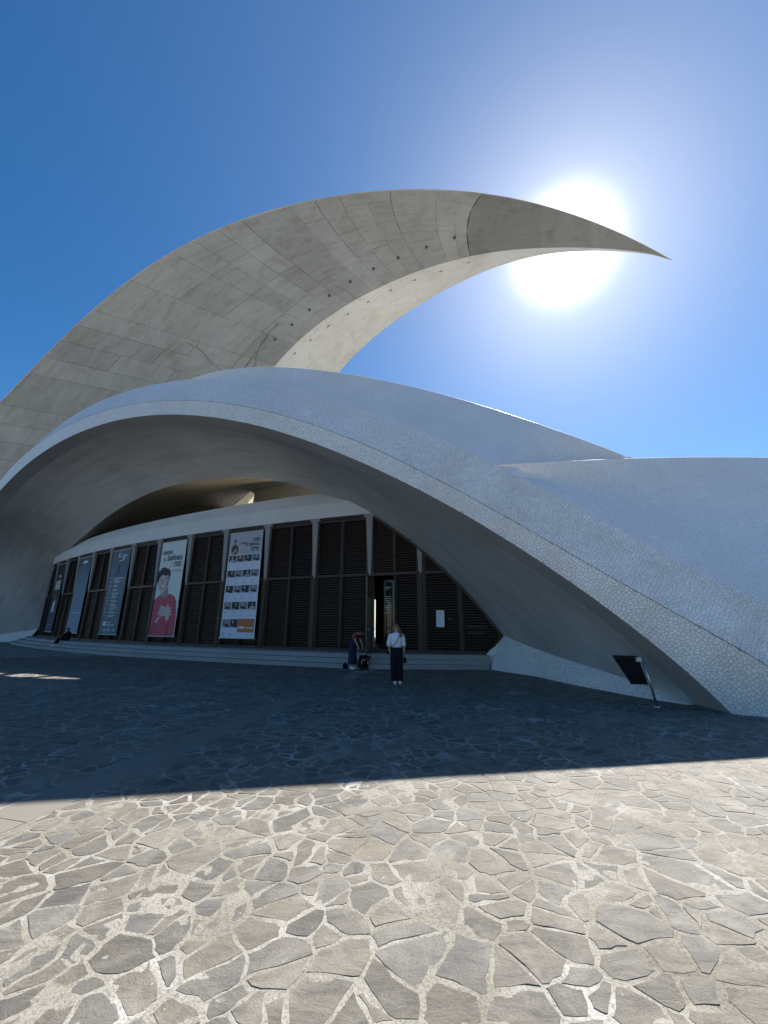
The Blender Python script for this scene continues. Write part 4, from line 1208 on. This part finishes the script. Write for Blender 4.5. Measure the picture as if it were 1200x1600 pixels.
# programme banner
b = banner(2, 'white programme banner with rows of small photographs and an orange box', flat_mat('programme_print', (.62, .66, .76), .6, var=.04, scale=1))
rects(b, 'header', [(-BW/2, Vv(.785), BW/2, BH-.004)], flat_mat('header_print', (.40, .40, .46), .6, var=.05, scale=1), -.008, .004)
SUIT = flat_mat('figure_print', (.06, .055, .06), .6)
poly_part(b, 'figure', [(U(.10), Vv(.787)), (U(.07), Vv(.83)), (U(.09), Vv(.868)), (U(.15), Vv(.885)), (U(.20), Vv(.885)), (U(.27), Vv(.868)), (U(.30), Vv(.83)), (U(.27), Vv(.81)), (U(.26), Vv(.787))], SUIT, -.013)
poly_part(b, 'head', blob(U(.18), Vv(.905), .085, .12, 12), SKIND, -.0155)
poly_part(b, 'hair', [(U(.135), Vv(.912)), (U(.14), Vv(.932)), (U(.185), Vv(.938)), (U(.225), Vv(.93)), (U(.222), Vv(.912)), (U(.18), Vv(.922))], SUIT, -.018)
poly_part(b, 'hand', [(U(.10), Vv(.80)), (U(.20), Vv(.832)), (U(.22), Vv(.85)), (U(.245), Vv(.83)), (U(.22), Vv(.815)), (U(.12), Vv(.793))], SKINP, -.0155)
text_part(b, 'siente', .19, U(.36), Vv(.885), INK, bold=.002)
text_part(b, 'tu Sinfónica', .25, U(.51), Vv(.862), INK, bold=.004, sx=.76)
text_part(b, 'SINFÓNICA', .11, U(.74), Vv(.925), INK, bold=.003, sx=.8)
text_part(b, 'DE TENERIFE', .11, U(.72), Vv(.905), INK, bold=.003, sx=.75)
rects(b, 'small_print', [(U(.68), Vv(.832), U(.91), Vv(.845)), (U(.68), Vv(.812), U(.79), Vv(.822)), (U(.85), Vv(.812), U(.92), Vv(.822))], INK, -.013)
PH = [flat_mat('photo_print_%d' % k, c, .6, var=.5, scale=5) for k, c in enumerate([(.035, .04, .06), (.20, .095, .06), (.025, .045, .045), (.15, .17, .20), (.07, .08, .10), (.22, .23, .25)])]
FG = [flat_mat('sitter_print_%d' % k, c, .6, var=.3, scale=6) for k, c in enumerate([(.42, .38, .36), (.05, .04, .045), (.30, .28, .28)])]
for r, (v0, v1) in enumerate([(.708, .776), (.560, .628), (.410, .480), (.253, .325), (.090, .166)]):
    for c in range(4 if r < 4 else 2):
        u0, u1 = .03+.238*c, .03+.238*c+.222
        kk = (r*7+c*3+[0, 1, 0, 2, 1][r]) % 6
        if (r, c) in ((0, 1),): kk = 1
        ph = rects(b, 'photo', [(U(u0), Vv(v0), U(u1), Vv(v1))], PH[kk], -.010, .002)
        cu, cv = (u0+u1)/2 + .03*math.sin(r*2+c*3), v0+(v1-v0)*.62
        fm = FG[1] if kk in (1, 3, 5) else FG[(r+c) % 2*2]
        shp = [(U(cu-.085), Vv(v0)+.03), (U(cu-.06), Vv(cv)-.10), (U(cu), Vv(cv)-.06), (U(cu+.06), Vv(cv)-.10), (U(cu+.085), Vv(v0)+.03)]
        poly_part(ph, 'sitter', shp, FG[1] if (r+c) % 3 else fm, -.013, .002)
        poly_part(ph, 'face', blob(U(cu), Vv(cv)+.02, .052, .075, 10), FG[(r*c) % 2*2], -.0156, .002)
        rects(ph, 'caption', [(U(u0+.015), Vv(v0)+.015, U(u0+.11), Vv(v0)+.04)], WHITE_INK, -.0155, .002)
        ls = []
        for q in range(6):
            if random.random() < .75:
                z = Vv(v0)-.06-.055*q; ls.append((U(u0+.01), z-.012, U(u0+.03+random.random()*.13), z+.008))
        rects(b, 'small_print', ls, flat_mat('faint_ink', (.40, .43, .52), .6) if 'faint_ink' not in bpy.data.materials else bpy.data.materials['faint_ink'], -.010, .002)
ob = rects(b, 'orange_box', [(U(.50), Vv(.048), U(.975), Vv(.170))], grad_mat('orange_print', [(0.0, (.42, .19, .05)), (.02, (.42, .19, .05)), (.17, (.50, .14, .06))], BH), -.010, .002)
rects(ob, 'lettering', [(U(.53), Vv(.083), U(.70), Vv(.100)), (U(.75), Vv(.085), U(.83), Vv(.093)), (U(.86), Vv(.083), U(.94), Vv(.095))], WHITE_INK, -.0135, .002)
rects(b, 'small_print', [(U(.05), Vv(.02), U(.14), Vv(.03)), (U(.25), Vv(.02), U(.36), Vv(.03)), (U(.78), Vv(.02), U(.83), Vv(.03)), (U(.88), Vv(.018), U(.92), Vv(.034))], GREY_INK, -.010, .002)

# blue festival banner
b = banner(6, 'deep blue banner headed with a big white 41 above a list of lines', grad_mat('blue_print', [(0, (.10, .15, .185)), (.45, (.10, .155, .19)), (.70, (.13, .15, .20)), (.88, (.09, .13, .165)), (1, (.075, .11, .145))], BH, .28))
text_part(b, '41', .52, U(.33), Vv(.905), WHITE_INK, bold=.006, sx=.7)
rects(b, 'small_print', [(U(.57), Vv(.935-.018*k), U(.57+w), Vv(.943-.018*k)) for k, w in enumerate((.22, .28, .18, .16))], WHITE_INK)
rects(b, 'small_print', [(U(.42), Vv(.865), U(.62), Vv(.874))], WHITE_INK)
WAVE = flat_mat('pale_wave_print', (.16, .22, .40), .6)
for k in range(4):
    mb = MB(); mb.tube([(U(.05+.9*q/24), -.014, Vv(.80-.03*k)+.16*math.sin(q*.42+k*1.1)+.05*math.sin(q*.9+k)) for q in range(25)], .016, 4, .3); mb.build('wave_line', WAVE, b)
rects(b, 'dark_figure', [(U(.44), Vv(.64), U(.50), Vv(.83))], flat_mat('figure_blue_print', (.025, .05, .12), .6), -.010)
ls = []; z = .655
while z > .20:
    ls.append((U(.05), Vv(z), U(.05+random.uniform(.12, .22)), Vv(z)+.022))
    for q in range(random.choice((2, 2, 3))):
        ls.append((U(.34), Vv(z)-.07*q, U(.34+random.uniform(.2, .52)), Vv(z)-.07*q+.026))
    z -= random.uniform(.040, .052)
rects(b, 'small_print', ls, WHITE_INK)
rects(b, 'emblem', [(U(.16), Vv(.095), U(.27), Vv(.145))], WHITE_INK)
rects(b, 'small_print', [(U(.30), Vv(.128), U(.56), Vv(.135)), (U(.30), Vv(.100), U(.78), Vv(.107))], WHITE_INK)
for k, u in enumerate((.16, .28, .46, .58, .76)):
    poly_part(b, 'emblem', [(U(u), Vv(.035)), (U(u+.09), Vv(.035)), (U(u+.06), Vv(.05+.012*(k % 3)))], WHITE_INK)

# pale blue banner
b = banner(8, 'light blue banner fading to pale at its foot, nearly empty of print', grad_mat('pale_blue_print', [(0, (.20, .27, .36)), (.25, (.16, .24, .32)), (.6, (.12, .20, .27)), (.9, (.055, .095, .14)), (1, (.035, .065, .10))], BH, .10))
rects(b, 'small_print', [(U(.28), Vv(.925), U(.72), Vv(.945)), (U(.40), Vv(.945), U(.62), Vv(.96))], WHITE_INK)
rects(b, 'small_print', [(U(.44-.1*random.random()), Vv(.88-.022*k), U(.56+.1*random.random()), Vv(.888-.022*k)) for k in range(9)], WAVE)
rects(b, 'line', [(U(.06), Vv(.252), U(.94), Vv(.257))], WHITE_INK)
poly_part(b, 'emblem', [(U(.42), Vv(.155)), (U(.58), Vv(.155)), (U(.5), Vv(.18))], flat_mat('pale_emblem_print', (.30, .38, .50), .6))

# dark banner
b = banner(10, 'almost black banner with white block lettering and a white streak', grad_mat('night_print', [(0, (.03, .05, .09)), (.25, (.035, .06, .10)), (.5, (.03, .03, .035)), (1, (.012, .012, .014))], BH, .2))
rects(b, 'lettering', [(U(.18+.02*random.random()+.21*c), Vv(.72-.035*r), U(.36+.21*c), Vv(.745-.035*r)) for r in range(4) for c in range(3)], WHITE_INK)
poly_part(b, 'emblem', [(U(.35), Vv(.805)), (U(.70), Vv(.805)), (U(.60), Vv(.83)), (U(.45), Vv(.83))], WHITE_INK)
poly_part(b, 'streak', [(U(.30), Vv(.275)), (U(.62), Vv(.28)), (U(.62), Vv(.43)), (U(.50), Vv(.455)), (U(.40), Vv(.44))], flat_mat('streak_print', (.50, .60, .68), .6))
rects(b, 'figure', [(U(.42), Vv(.46), U(.58), Vv(.56)), (U(.46), Vv(.56), U(.54), Vv(.62))], flat_mat('dim_print', (.12, .11, .11), .6, var=.5))
rects(b, 'small_print', [(U(.2), Vv(.095), U(.7), Vv(.105)), (U(.45), Vv(.145), U(.6), Vv(.152))], GREY_INK)

# paper on the right hand door
sc = -3.10
o = mesh_obj('paper_notice', *(lambda m: (m.v, m.f))((lambda m: (m.box((-.165, -.004, 0), (.165, .0, .66)), m)[1])(MB())), flat_mat('paper', (.66, .70, .78), .7, var=.03))
o.location = (*fac(sc, .125), 1.50); o.rotation_euler = (0, R(1.5), -fac_th(sc))
tag(o, 'white paper notice stuck on the dark louvred door right of the way in', 'notice')
rects(o, 'lettering', [(-.12, .58-.045*k, -.12+random.uniform(.1, .24), .59-.045*k) for k in range(11)], flat_mat('pale_ink', (.42, .45, .52), .7), -.005, .001)

# ================================================================== TILTED PANEL ON ITS POST
root = empty('tilted_panel', (5.742, 8.88, 0))
tag(root, 'black tilted panel clamped to a thin leaning steel post beside the arch foot', 'panel')
O = Vector(root.location)
mb = MB(); mb.tube([Vector((5.745, 8.88, -.02))-O, Vector((5.598, 8.86, .99))-O], [.024, .022], 10); mb.build('post', M_STEEL, root, True)
q = [Vector(p)-O for p in ((5.013, 8.95, .985), (5.50, 8.86, .978), (5.80, 9.14, .40), (5.52, 9.30, .385))]
nn = (q[1]-q[0]).cross(q[3]-q[0]).normalized()
if nn.y > 0: nn = -nn
def slab(name, qs, d0, d1, mat):
    mb = MB(); mb.add([p+nn*d0 for p in qs]+[p+nn*d1 for p in qs], [(0, 1, 2, 3), (7, 6, 5, 4), (0, 4, 5, 1), (1, 5, 6, 2), (2, 6, 7, 3), (3, 7, 4, 0)])
    return mb.build(name, mat, root)
slab('housing', q, 0, -.06, M_BLACK)
ctr = (q[0]+q[1]+q[2]+q[3])/4
slab('screen', [ctr+(p-ctr)*.86 for p in q], .006, -.01, flat_mat('dark_screen', (.02, .02, .022), .18, .6))
hd = [q[0], q[1], q[1].lerp(q[2], .16), q[0].lerp(q[3], .16)]
slab('hood', hd, .035, .0075, M_BLACK)
mb = MB(); mb.box((-.30, -.05, .90), (-.19, .03, .985)); mb.build('clamp', flat_mat('pale_plastic', (.50, .49, .45), .5), root)
mb = MB(); mb.tube([(-.20, -.01, .945), (-.14, -.02, .945)], .03, 8); mb.build('clamp_arm', M_STEEL, root)
fb_ = MB(); fb_.rings([((0, 0, -.01), .07, .07), ((0, 0, .018), .065, .065)]); fb_.build('foot_plate', M_STEEL, root)

# ================================================================== PEOPLE
M_SKIN = flat_mat('skin', (.50, .33, .25), .55, .35, var=.08, scale=20)
M_HAIR = flat_mat('brown_hair', (.16, .085, .045), .5, .4, var=.45, scale=30)
M_DHAIR = flat_mat('dark_hair', (.02, .015, .012), .5, .4, var=.4, scale=30)
M_BLOUSE = flat_mat('white_blouse', (.74, .76, .80), .8, .2, var=.04, scale=10)
M_BLKC = flat_mat('black_cloth', (.010, .010, .013), .85, .2, var=.3, scale=12)
M_NAVY = flat_mat('navy_cloth', (.022, .028, .062), .85, .2, var=.3, scale=9)
M_REDC = flat_mat('red_cloth', (.14, .018, .022), .85, .2, var=.2)
M_SHOE = flat_mat('white_shoe', (.72, .72, .74), .6, .3, var=.05)
M_LENS = flat_mat('dark_lens', (.008, .008, .009), .12, .5)
def skin_body(root, J, E, rad, fingers=()):
    """one continuous body grown on joints J, edges E, radius per joint"""
    names = list(J); idx = {n: i for i, n in enumerate(names)}
    me = bpy.data.meshes.new('body'); me.from_pydata([J[n] for n in names], [(idx[a], idx[b]) for a, b in E], [])
    o = bpy.data.objects.new('body', me); COL.objects.link(o)
    o.modifiers.new('skin', 'SKIN'); 
    if not me.skin_vertices: me.attributes  # the modifier adds the layer
    bm = bmesh.new(); bm.from_mesh(me); ly = bm.verts.layers.skin.verify()
    bm.verts.ensure_lookup_table()
    for n in names:
        r = rad[n]; sv = bm.verts[idx[n]][ly]; sv.radius = (r, r) if not hasattr(r, '__len__') else r; sv.use_root = (n == 'pelvis')
    bm.to_mesh(me); bm.free()
    ss = o.modifiers.new('sub', 'SUBSURF'); ss.levels = 2; ss.render_levels = 2
    bpy.context.view_layer.update()
    nm = bpy.data.meshes.new_from_object(o.evaluated_get(bpy.context.evaluated_depsgraph_get()))
    COL.objects.unlink(o); bpy.data.objects.remove(o)
    # fingers, nose and ears join the same mesh
    ex = MB()
    for path, r in fingers: ex.tube(path, r, 6)
    bm = bmesh.new(); bm.from_mesh(nm)
    vs = [bm.verts.new(v) for v in ex.v]
    for f in ex.f:
        try: bm.faces.new([vs[i] for i in f])
        except ValueError: pass
    bm.to_mesh(nm); bm.free()
    nm.polygons.foreach_set('use_smooth', [True]*len(nm.polygons))
    nm.materials.clear(); nm.materials.append(M_SKIN); nm.name = 'body'
    return link(bpy.data.objects.new('body', nm), root)
def hand_fingers(w, d, side, s=1.0):
    """w: wrist, d: direction of the hand, side: direction of the thumb; four fingers and a thumb, slightly curled"""
    w, d, side = Vector(w), Vector(d).normalized(), Vector(side).normalized()
    curl = d.cross(side)
    if curl.y < 0: curl = -curl
    out = []
    palm = w + d*.075*s
    for k, (o, l) in enumerate(((.030, .070), (.011, .080), (-.010, .074), (-.029, .058))):
        b = palm + side*o*s
        out.append(([b-d*.02, b+d*l*.5*s, b+d*l*.8*s+curl*.014*s, b+d*l*.95*s+curl*.035*s], [.0095*s, .009*s, .008*s, .0065*s]))
    tb_ = w + d*.03*s + side*.022*s
    out.append(([tb_, tb_+d*.03*s+side*.022*s, tb_+d*.062*s+side*.030*s], [.012*s, .010*s, .008*s]))
    return out
EDGES = [('pelvis', 'waist'), ('waist', 'chest'), ('chest', 'neck'), ('neck', 'jaw'), ('jaw', 'skull'), ('skull', 'crown')]
for sd_ in 'lr':
    EDGES += [('chest', 'sh_'+sd_), ('sh_'+sd_, 'el_'+sd_), ('el_'+sd_, 'wr_'+sd_), ('wr_'+sd_, 'pa_'+sd_), ('pelvis', 'hip_'+sd_), ('hip_'+sd_, 'kn_'+sd_), ('kn_'+sd_, 'an_'+sd_), ('an_'+sd_, 'toe_'+sd_)]
RAD = dict(pelvis=.115, waist=.10, chest=.115, neck=.048, jaw=(.058, .062), skull=(.080, .090), crown=(.058, .066))
for sd_ in 'lr':
    RAD.update({'sh_'+sd_: .052, 'el_'+sd_: .037, 'wr_'+sd_: .025, 'pa_'+sd_: (.034, .018), 'hip_'+sd_: .078, 'kn_'+sd_: .052, 'an_'+sd_: .034, 'toe_'+sd_: .030})
def tubes(root, name, specs, mat):
    mb = MB()
    for path, r in specs: mb.tube(path, r, 12)
    o = mb.build(name, mat, root, True); return o
def shoe(root, an, toe, mat):
    an, toe = Vector(an), Vector(toe); d = (toe-an); d.z = 0; d.normalize()
    mb = MB(); g = Vector((an.x, an.y, 0)) - d*.055
    zb = min(an.z, toe.z)-.055
    path = [g+Vector((0, 0, zb+.045)), g+d*.05+Vector((0, 0, zb+.055)), g+d*.14+Vector((0, 0, zb+.045)), g+d*.215+Vector((0, 0, zb+.032)), g+d*.25+Vector((0, 0, zb+.028))]
    mb.tube(path, [.036, .050, .046, .042, .02], 10); return mb.build('shoe', mat, root, True)
def face_bits(c, f, s=1.0):
    """nose and ears around head centre c looking along f"""
    c, f = Vector(c), Vector(f).normalized(); r = f.cross(Vector((0, 0, 1))).normalized()
    return [([c+f*.075*s+Vector((0, 0, .012)), c+f*.105*s+Vector((0, 0, -.022)), c+f*.08*s+Vector((0, 0, -.032))], [.008*s, .014*s, .008*s])] + \
           [([c+r*q*.070*s+Vector((0, 0, .02)), c+r*q*.084*s-f*.012+Vector((0, 0, 0)), c+r*q*.072*s+Vector((0, 0, -.025))], [.010*s, .016*s, .008*s]) for q in (-1, 1)]

# ---- woman in the white blouse, standing on the plaza
root = empty('person', (.37, 12.04, .012), R(4))
tag(root, 'standing person in white blouse, black wide trousers and dark sunglasses', 'person')
J = dict(pelvis=(0, 0, .90), waist=(0, 0, 1.04), chest=(0, .005, 1.23), neck=(0, .01, 1.395), jaw=(-.008, -.012, 1.475), skull=(-.016, 0, 1.545), crown=(-.020, .012, 1.605),
  sh_l=(.155, .01, 1.335), el_l=(.215, .03, 1.085), wr_l=(.225, -.02, .875), pa_l=(.222, -.03, .805), sh_r=(-.155, .01, 1.335), el_r=(-.225, .03, 1.085), wr_r=(-.205, -.02, .875), pa_r=(-.195, -.035, .805),
  hip_l=(.085, 0, .85), kn_l=(.08, -.012, .47), an_l=(.075, .015, .085), toe_l=(.085, -.12, .04), hip_r=(-.085, 0, .85), kn_r=(-.075, -.02, .47), an_r=(-.06, 0, .085), toe_r=(-.06, -.14, .04))
skin_body(root, J, EDGES, RAD, hand_fingers((.225, -.02, .875), (-.01, -.12, -1), (0, -1, 0)) + hand_fingers((-.205, -.02, .875), (.06, -.12, -1), (0, -1, 0)) + face_bits((-.016, -.012, 1.535), (-.1, -1, .12)))
mb = MB(); mb.rings([((0, 0, .97), .150, .115), ((0, 0, 1.03), .152, .118), ((0, 0, 1.12), .158, .122), ((0, 0, 1.22), .172, .125), ((0, .005, 1.31), .178, .105), ((0, .01, 1.365), .150, .082), ((0, .01, 1.395), .085, .068)])
mb.build('blouse', M_BLOUSE, root, True)
tubes(root, 'sleeve', [([(.14, .01, 1.345), (.185, .015, 1.27), (.212, .025, 1.12), (.222, .022, 1.03), (.224, .018, 1.01)], [.062, .068, .064, .066, .055])], M_BLOUSE)
tubes(root, 'sleeve', [([(-.14, .01, 1.345), (-.188, .015, 1.27), (-.222, .025, 1.12), (-.226, .022, 1.03), (-.224, .018, 1.01)], [.062, .068, .064, .066, .055])], M_BLOUSE)
mb = MB(); mb.rings([((0, 0, 1.02), .140, .110), ((0, 0, .96), .152, .120), ((0, 0, .88), .170, .130), ((0, 0, .80), .176, .130), ((0, 0, .74), .172, .122)])
mb.tube([(.085, 0, .80), (.088, -.005, .60), (.088, -.005, .40), (.084, .005, .20), (.08, .01, .07)], [.105, .108, .104, .104, .108], 12)
mb.tube([(-.085, 0, .80), (-.082, -.012, .60), (-.078, -.015, .40), (-.066, -.005, .20), (-.062, 0, .07)], [.105, .108, .104, .104, .108], 12)
mb.build('trousers', M_BLKC, root, True)
shoe(root, J['an_l'], J['toe_l'], M_SHOE); shoe(root, J['an_r'], J['toe_r'], M_SHOE)
mb = MB(); h = Vector((-.016, .018, 1.555))
mb.rings([((h.x, h.y+.03, h.z-.12), .075, .055), ((h.x, h.y+.022, h.z-.04), .088, .078), ((h.x, h.y+.006, h.z+.035), .090, .094), ((h.x, h.y, h.z+.075), .072, .082), ((h.x, h.y, h.z+.098), .035, .04)])
mb.tube([(.055, .02, 1.57), (.085, .01, 1.48), (.115, -.03, 1.40), (.135, -.085, 1.33), (.135, -.11, 1.26)], [.03, .042, .046, .040, .016], 10)
mb.tube([(-.085, .015, 1.57), (-.098, .02, 1.48), (-.085, .05, 1.42), (-.06, .085, 1.36)], [.024, .030, .032, .018], 10)
mb.build('hair', M_HAIR, root, True)
mb = MB(); mb.rings([((-.050, -.092, 1.532), .030, .010), ((-.050, -.094, 1.556), .032, .010)]); mb.rings([((.018, -.092, 1.536), .030, .010), ((.018, -.094, 1.560), .032, .010)])
mb.tube([(-.085, -.085, 1.550), (-.016, -.100, 1.553), (.055, -.085, 1.556)], .005, 5); mb.tube([(-.092, -.07, 1.552), (-.098, .02, 1.555)], .004, 4); mb.tube([(.060, -.07, 1.556), (.068, .02, 1.556)], .004, 4)
mb.build('sunglasses', M_LENS, root)
tubes(root, 'lips', [([(-.04, -.090, 1.478), (-.016, -.096, 1.476), (.008, -.090, 1.479)], [.004, .007, .004])], flat_mat('lip_colour', (.38, .13, .12), .5))
tubes(root, 'strap', [([(.11, .09, 1.36), (.115, .0, 1.395), (.085, -.115, 1.30), (.0, -.140, 1.16), (-.10, -.135, 1.04), (-.175, -.07, .95)], .0085)], M_BLKC)
# small bag at the hip
bag = empty('shoulder_bag', (.37-.235, 12.07, .80), R(10))
tag(bag, 'small black shoulder bag hanging at the hip of the person in white blouse', 'bag')
mb = MB(); mb.tube([(0, -.06, .06), (0, .0, .05), (0, .06, .06)], [.05, .062, .05], 8, 1.3); mb.build('pouch', M_BLKC, bag, True)
mb = MB(); mb.tube([(0, -.055, .10), (.02, -.03, .17), (.03, .0, .19)], .008, 5); mb.build('strap', M_BLKC, bag)
bag2 = empty('camera_case', (.37+.245, 12.0, .56), 0)
tag(bag2, 'small black case dangling from the hand of the person in white blouse', 'case')
mb = MB(); mb.rings([((0, 0, .0), .035, .03), ((0, 0, .05), .05, .035), ((-.005, 0, .13), .045, .03), ((-.012, 0, .16), .018, .015)]); mb.build('case', M_BLKC, bag2, True)
mb = MB(); mb.tube([(-.012, 0, .15), (-.016, -.01, .24)], .006, 5); mb.build('cord', M_BLKC, bag2)

# ---- person in navy bending over
root = empty('person', (-1.20, 15.50, .012), R(62))
tag(root, 'bending person in long navy dress with dark red shoulders near the steps', 'person')
J = dict(pelvis=(0, 0, .86), waist=(.02, -.03, 1.00), chest=(.07, -.09, 1.15), neck=(.12, -.17, 1.26), jaw=(.16, -.24, 1.27), skull=(.18, -.27, 1.315), crown=(.165, -.26, 1.375),
  sh_l=(.21, -.10, 1.20), el_l=(.275, -.20, .98), wr_l=(.27, -.28, .80), pa_l=(.26, -.30, .73), sh_r=(-.07, -.13, 1.22), el_r=(-.13, -.20, .99), wr_r=(-.10, -.30, .82), pa_r=(-.08, -.33, .76),
  hip_l=(.085, 0, .82), kn_l=(.08, -.03, .45), an_l=(.08, .01, .085), toe_l=(.11, -.12, .04), hip_r=(-.085, 0, .82), kn_r=(-.075, -.03, .45), an_r=(-.075, .01, .085), toe_r=(-.085, -.13, .04))
skin_body(root, J, EDGES, RAD, hand_fingers(J['wr_l'], (-.05, -.15, -1), (-1, 0, 0)) + hand_fingers(J['wr_r'], (.1, -.2, -1), (1, 0, 0)) + face_bits((.18, -.28, 1.305), (.25, -.9, -.5)))
mb = MB(); mb.rings([((0, -.01, .16), .185, .165), ((0, -.01, .35), .175, .155), ((0, 0, .60), .165, .140), ((0, 0, .82), .165, .130), ((.01, -.02, .95), .142, .118), ((.04, -.06, 1.06), .150, .125), ((.065, -.085, 1.13), .15, .12)])
mb.build('dress', M_NAVY, root, True)
mb = MB(); mb.rings([((.055, -.075, 1.10), .162, .132), ((.075, -.10, 1.19), .160, .118), ((.10, -.14, 1.25), .085, .07)]); mb.build('red_top', M_REDC, root, True)
tubes(root, 'sleeve', [([(.17, -.10, 1.20), (.24, -.13, 1.13), (.255, -.15, 1.08)], [.062, .058, .05])], M_REDC)
tubes(root, 'sleeve', [([(-.04, -.12, 1.22), (-.09, -.15, 1.14), (-.11, -.17, 1.09)], [.062, .058, .05])], M_REDC)
mb = MB(); mb.rings([((.16, -.235, 1.27), .078, .08), ((.175, -.25, 1.32), .090, .096), ((.168, -.25, 1.37), .075, .08), ((.165, -.25, 1.40), .03, .035)]); mb.build('hair', M_DHAIR, root, True)
shoe(root, J['an_l'], J['toe_l'], M_SHOE); shoe(root, J['an_r'], J['toe_r'], M_SHOE)

# ---- person in black squatting beside
root = empty('person', (-.78, 15.38, .012), R(25))
tag(root, 'small squatting figure in black holding one arm out, beside the navy dress', 'person')
J = dict(pelvis=(0, .12, .22), waist=(0, .08, .33), chest=(0, .03, .45), neck=(0, -.01, .555), jaw=(-.01, -.03, .605), skull=(-.015, -.02, .655), crown=(-.015, -.01, .70),
  sh_l=(.12, .0, .52), el_l=(.22, -.10, .45), wr_l=(.31, -.20, .50), pa_l=(.345, -.235, .52), sh_r=(-.12, .0, .52), el_r=(-.19, -.10, .40), wr_r=(-.12, -.22, .38), pa_r=(-.08, -.26, .37),
  hip_l=(.08, .10, .22), kn_l=(.15, -.18, .36), an_l=(.12, -.05, .085), toe_l=(.13, -.17, .04), hip_r=(-.08, .10, .22), kn_r=(-.14, -.18, .36), an_r=(-.11, -.05, .085), toe_r=(-.12, -.17, .04))
root.scale = (.88, .88, .88)
RS = {k: (tuple(x*.85 for x in v) if hasattr(v, '__len__') else v*.82) for k, v in RAD.items()}
skin_body(root, J, EDGES, RS, hand_fingers(J['wr_l'], (.6, -.6, .3), (0, 0, 1), .8) + hand_fingers(J['wr_r'], (.6, -.6, 0), (0, 0, 1), .8) + face_bits((-.015, -.035, .645), (.1, -1, 0), .85))
mb = MB(); mb.rings([((0, .06, .06), .24, .22), ((0, .06, .28), .20, .17), ((0, .04, .42), .155, .12), ((0, .0, .53), .12, .09), ((0, -.01, .56), .06, .055)]); mb.build('coat', M_BLKC, root, True)
for q, sd_ in ((1, 'l'), (-1, 'r')):
    tubes(root, 'sleeve', [([J['sh_'+sd_], J['el_'+sd_], Vector(J['el_'+sd_]).lerp(Vector(J['wr_'+sd_]), .8)], [.058, .050, .038])], M_BLKC)
    tubes(root, 'trouser_leg', [([J['hip_'+sd_], J['kn_'+sd_], Vector(J['an_'+sd_])+Vector((0, 0, .03))], [.088, .070, .055])], M_BLKC)
    shoe(root, J['an_'+sd_], J['toe_'+sd_], M_BLKC)
mb = MB(); mb.rings([((-.015, .0, .635), .076, .075), ((-.015, -.005, .68), .080, .083), ((-.015, -.005, .72), .060, .065), ((-.015, -.005, .735), .02, .02)]); mb.build('hair', M_DHAIR, root, True)

bp_ = empty('backpack', (-1.47, 15.60, .012), R(15)); bp_.scale = (.7, .7, .7)
tag(bp_, 'black backpack lying on the paving left of the bending person', 'backpack')
mb = MB(); mb.rings([((0, 0, 0), .13, .10), ((0, 0, .10), .15, .12), ((0, .01, .20), .13, .10), ((0, .02, .26), .07, .06)]); mb.build('sack', M_BLKC, bp_, True)
mb = MB(); mb.rings([((0, -.10, .03), .08, .04), ((0, -.115, .09), .085, .04), ((0, -.10, .15), .07, .03)]); mb.build('pocket', M_BLKC, bp_, True)
mb = MB(); mb.tube([(-.05, .03, .25), (0, .04, .31), (.05, .03, .25)], .012, 6); mb.build('handle', M_BLKC, bp_)

# ---- person sitting on the steps at the left
ss_ = 22.0
px_, py_ = fac(ss_, 1.05)
root = empty('person', (px_, py_, DECK), -fac_th(ss_)-R(48))
tag(root, 'seated person in black on the top step below the light blue banner', 'person')
J = dict(pelvis=(0, .06, .12), waist=(0, .10, .27), chest=(0, .10, .45), neck=(0, .06, .60), jaw=(0, .02, .66), skull=(0, .03, .72), crown=(0, .04, .775),
  sh_l=(.16, .09, .54), el_l=(.21, -.02, .32), wr_l=(.13, -.20, .26), pa_l=(.10, -.26, .26), sh_r=(-.16, .09, .54), el_r=(-.21, -.02, .32), wr_r=(-.12, -.20, .27), pa_r=(-.08, -.26, .27),
  hip_l=(.09, .03, .12), kn_l=(.12, -.38, .16), an_l=(.11, -.56, -.23), toe_l=(.12, -.69, -.275), hip_r=(-.09, .03, .12), kn_r=(-.11, -.38, .18), an_r=(-.10, -.53, -.23), toe_r=(-.11, -.66, -.275))
skin_body(root, J, EDGES, RAD, hand_fingers(J['wr_l'], (-.4, -.8, 0), (0, 0, 1)) + hand_fingers(J['wr_r'], (.4, -.8, 0), (0, 0, 1)) + face_bits((0, .018, .71), (0, -1, -.1)))
mb = MB(); mb.rings([((0, .06, .02), .18, .15), ((0, .09, .18), .17, .14), ((0, .105, .34), .165, .135), ((0, .10, .48), .185, .13), ((0, .085, .57), .15, .10), ((0, .065, .61), .07, .065)]); mb.build('jacket', M_BLKC, root, True)
for q, sd_ in ((1, 'l'), (-1, 'r')):
    tubes(root, 'sleeve', [([J['sh_'+sd_], J['el_'+sd_], Vector(J['el_'+sd_]).lerp(Vector(J['wr_'+sd_]), .9)], [.066, .055, .042])], M_BLKC)
    tubes(root, 'trouser_leg', [([J['hip_'+sd_], J['kn_'+sd_], Vector(J['an_'+sd_])+Vector((0, .01, .05))], [.100, .078, .055])], M_BLKC)
    shoe(root, J['an_'+sd_], J['toe_'+sd_], M_SHOE)
mb = MB(); mb.rings([((0, .05, .68), .078, .075), ((0, .045, .74), .088, .088), ((0, .04, .79), .070, .075), ((0, .04, .815), .03, .03)]); mb.build('hair', M_DHAIR, root, True)
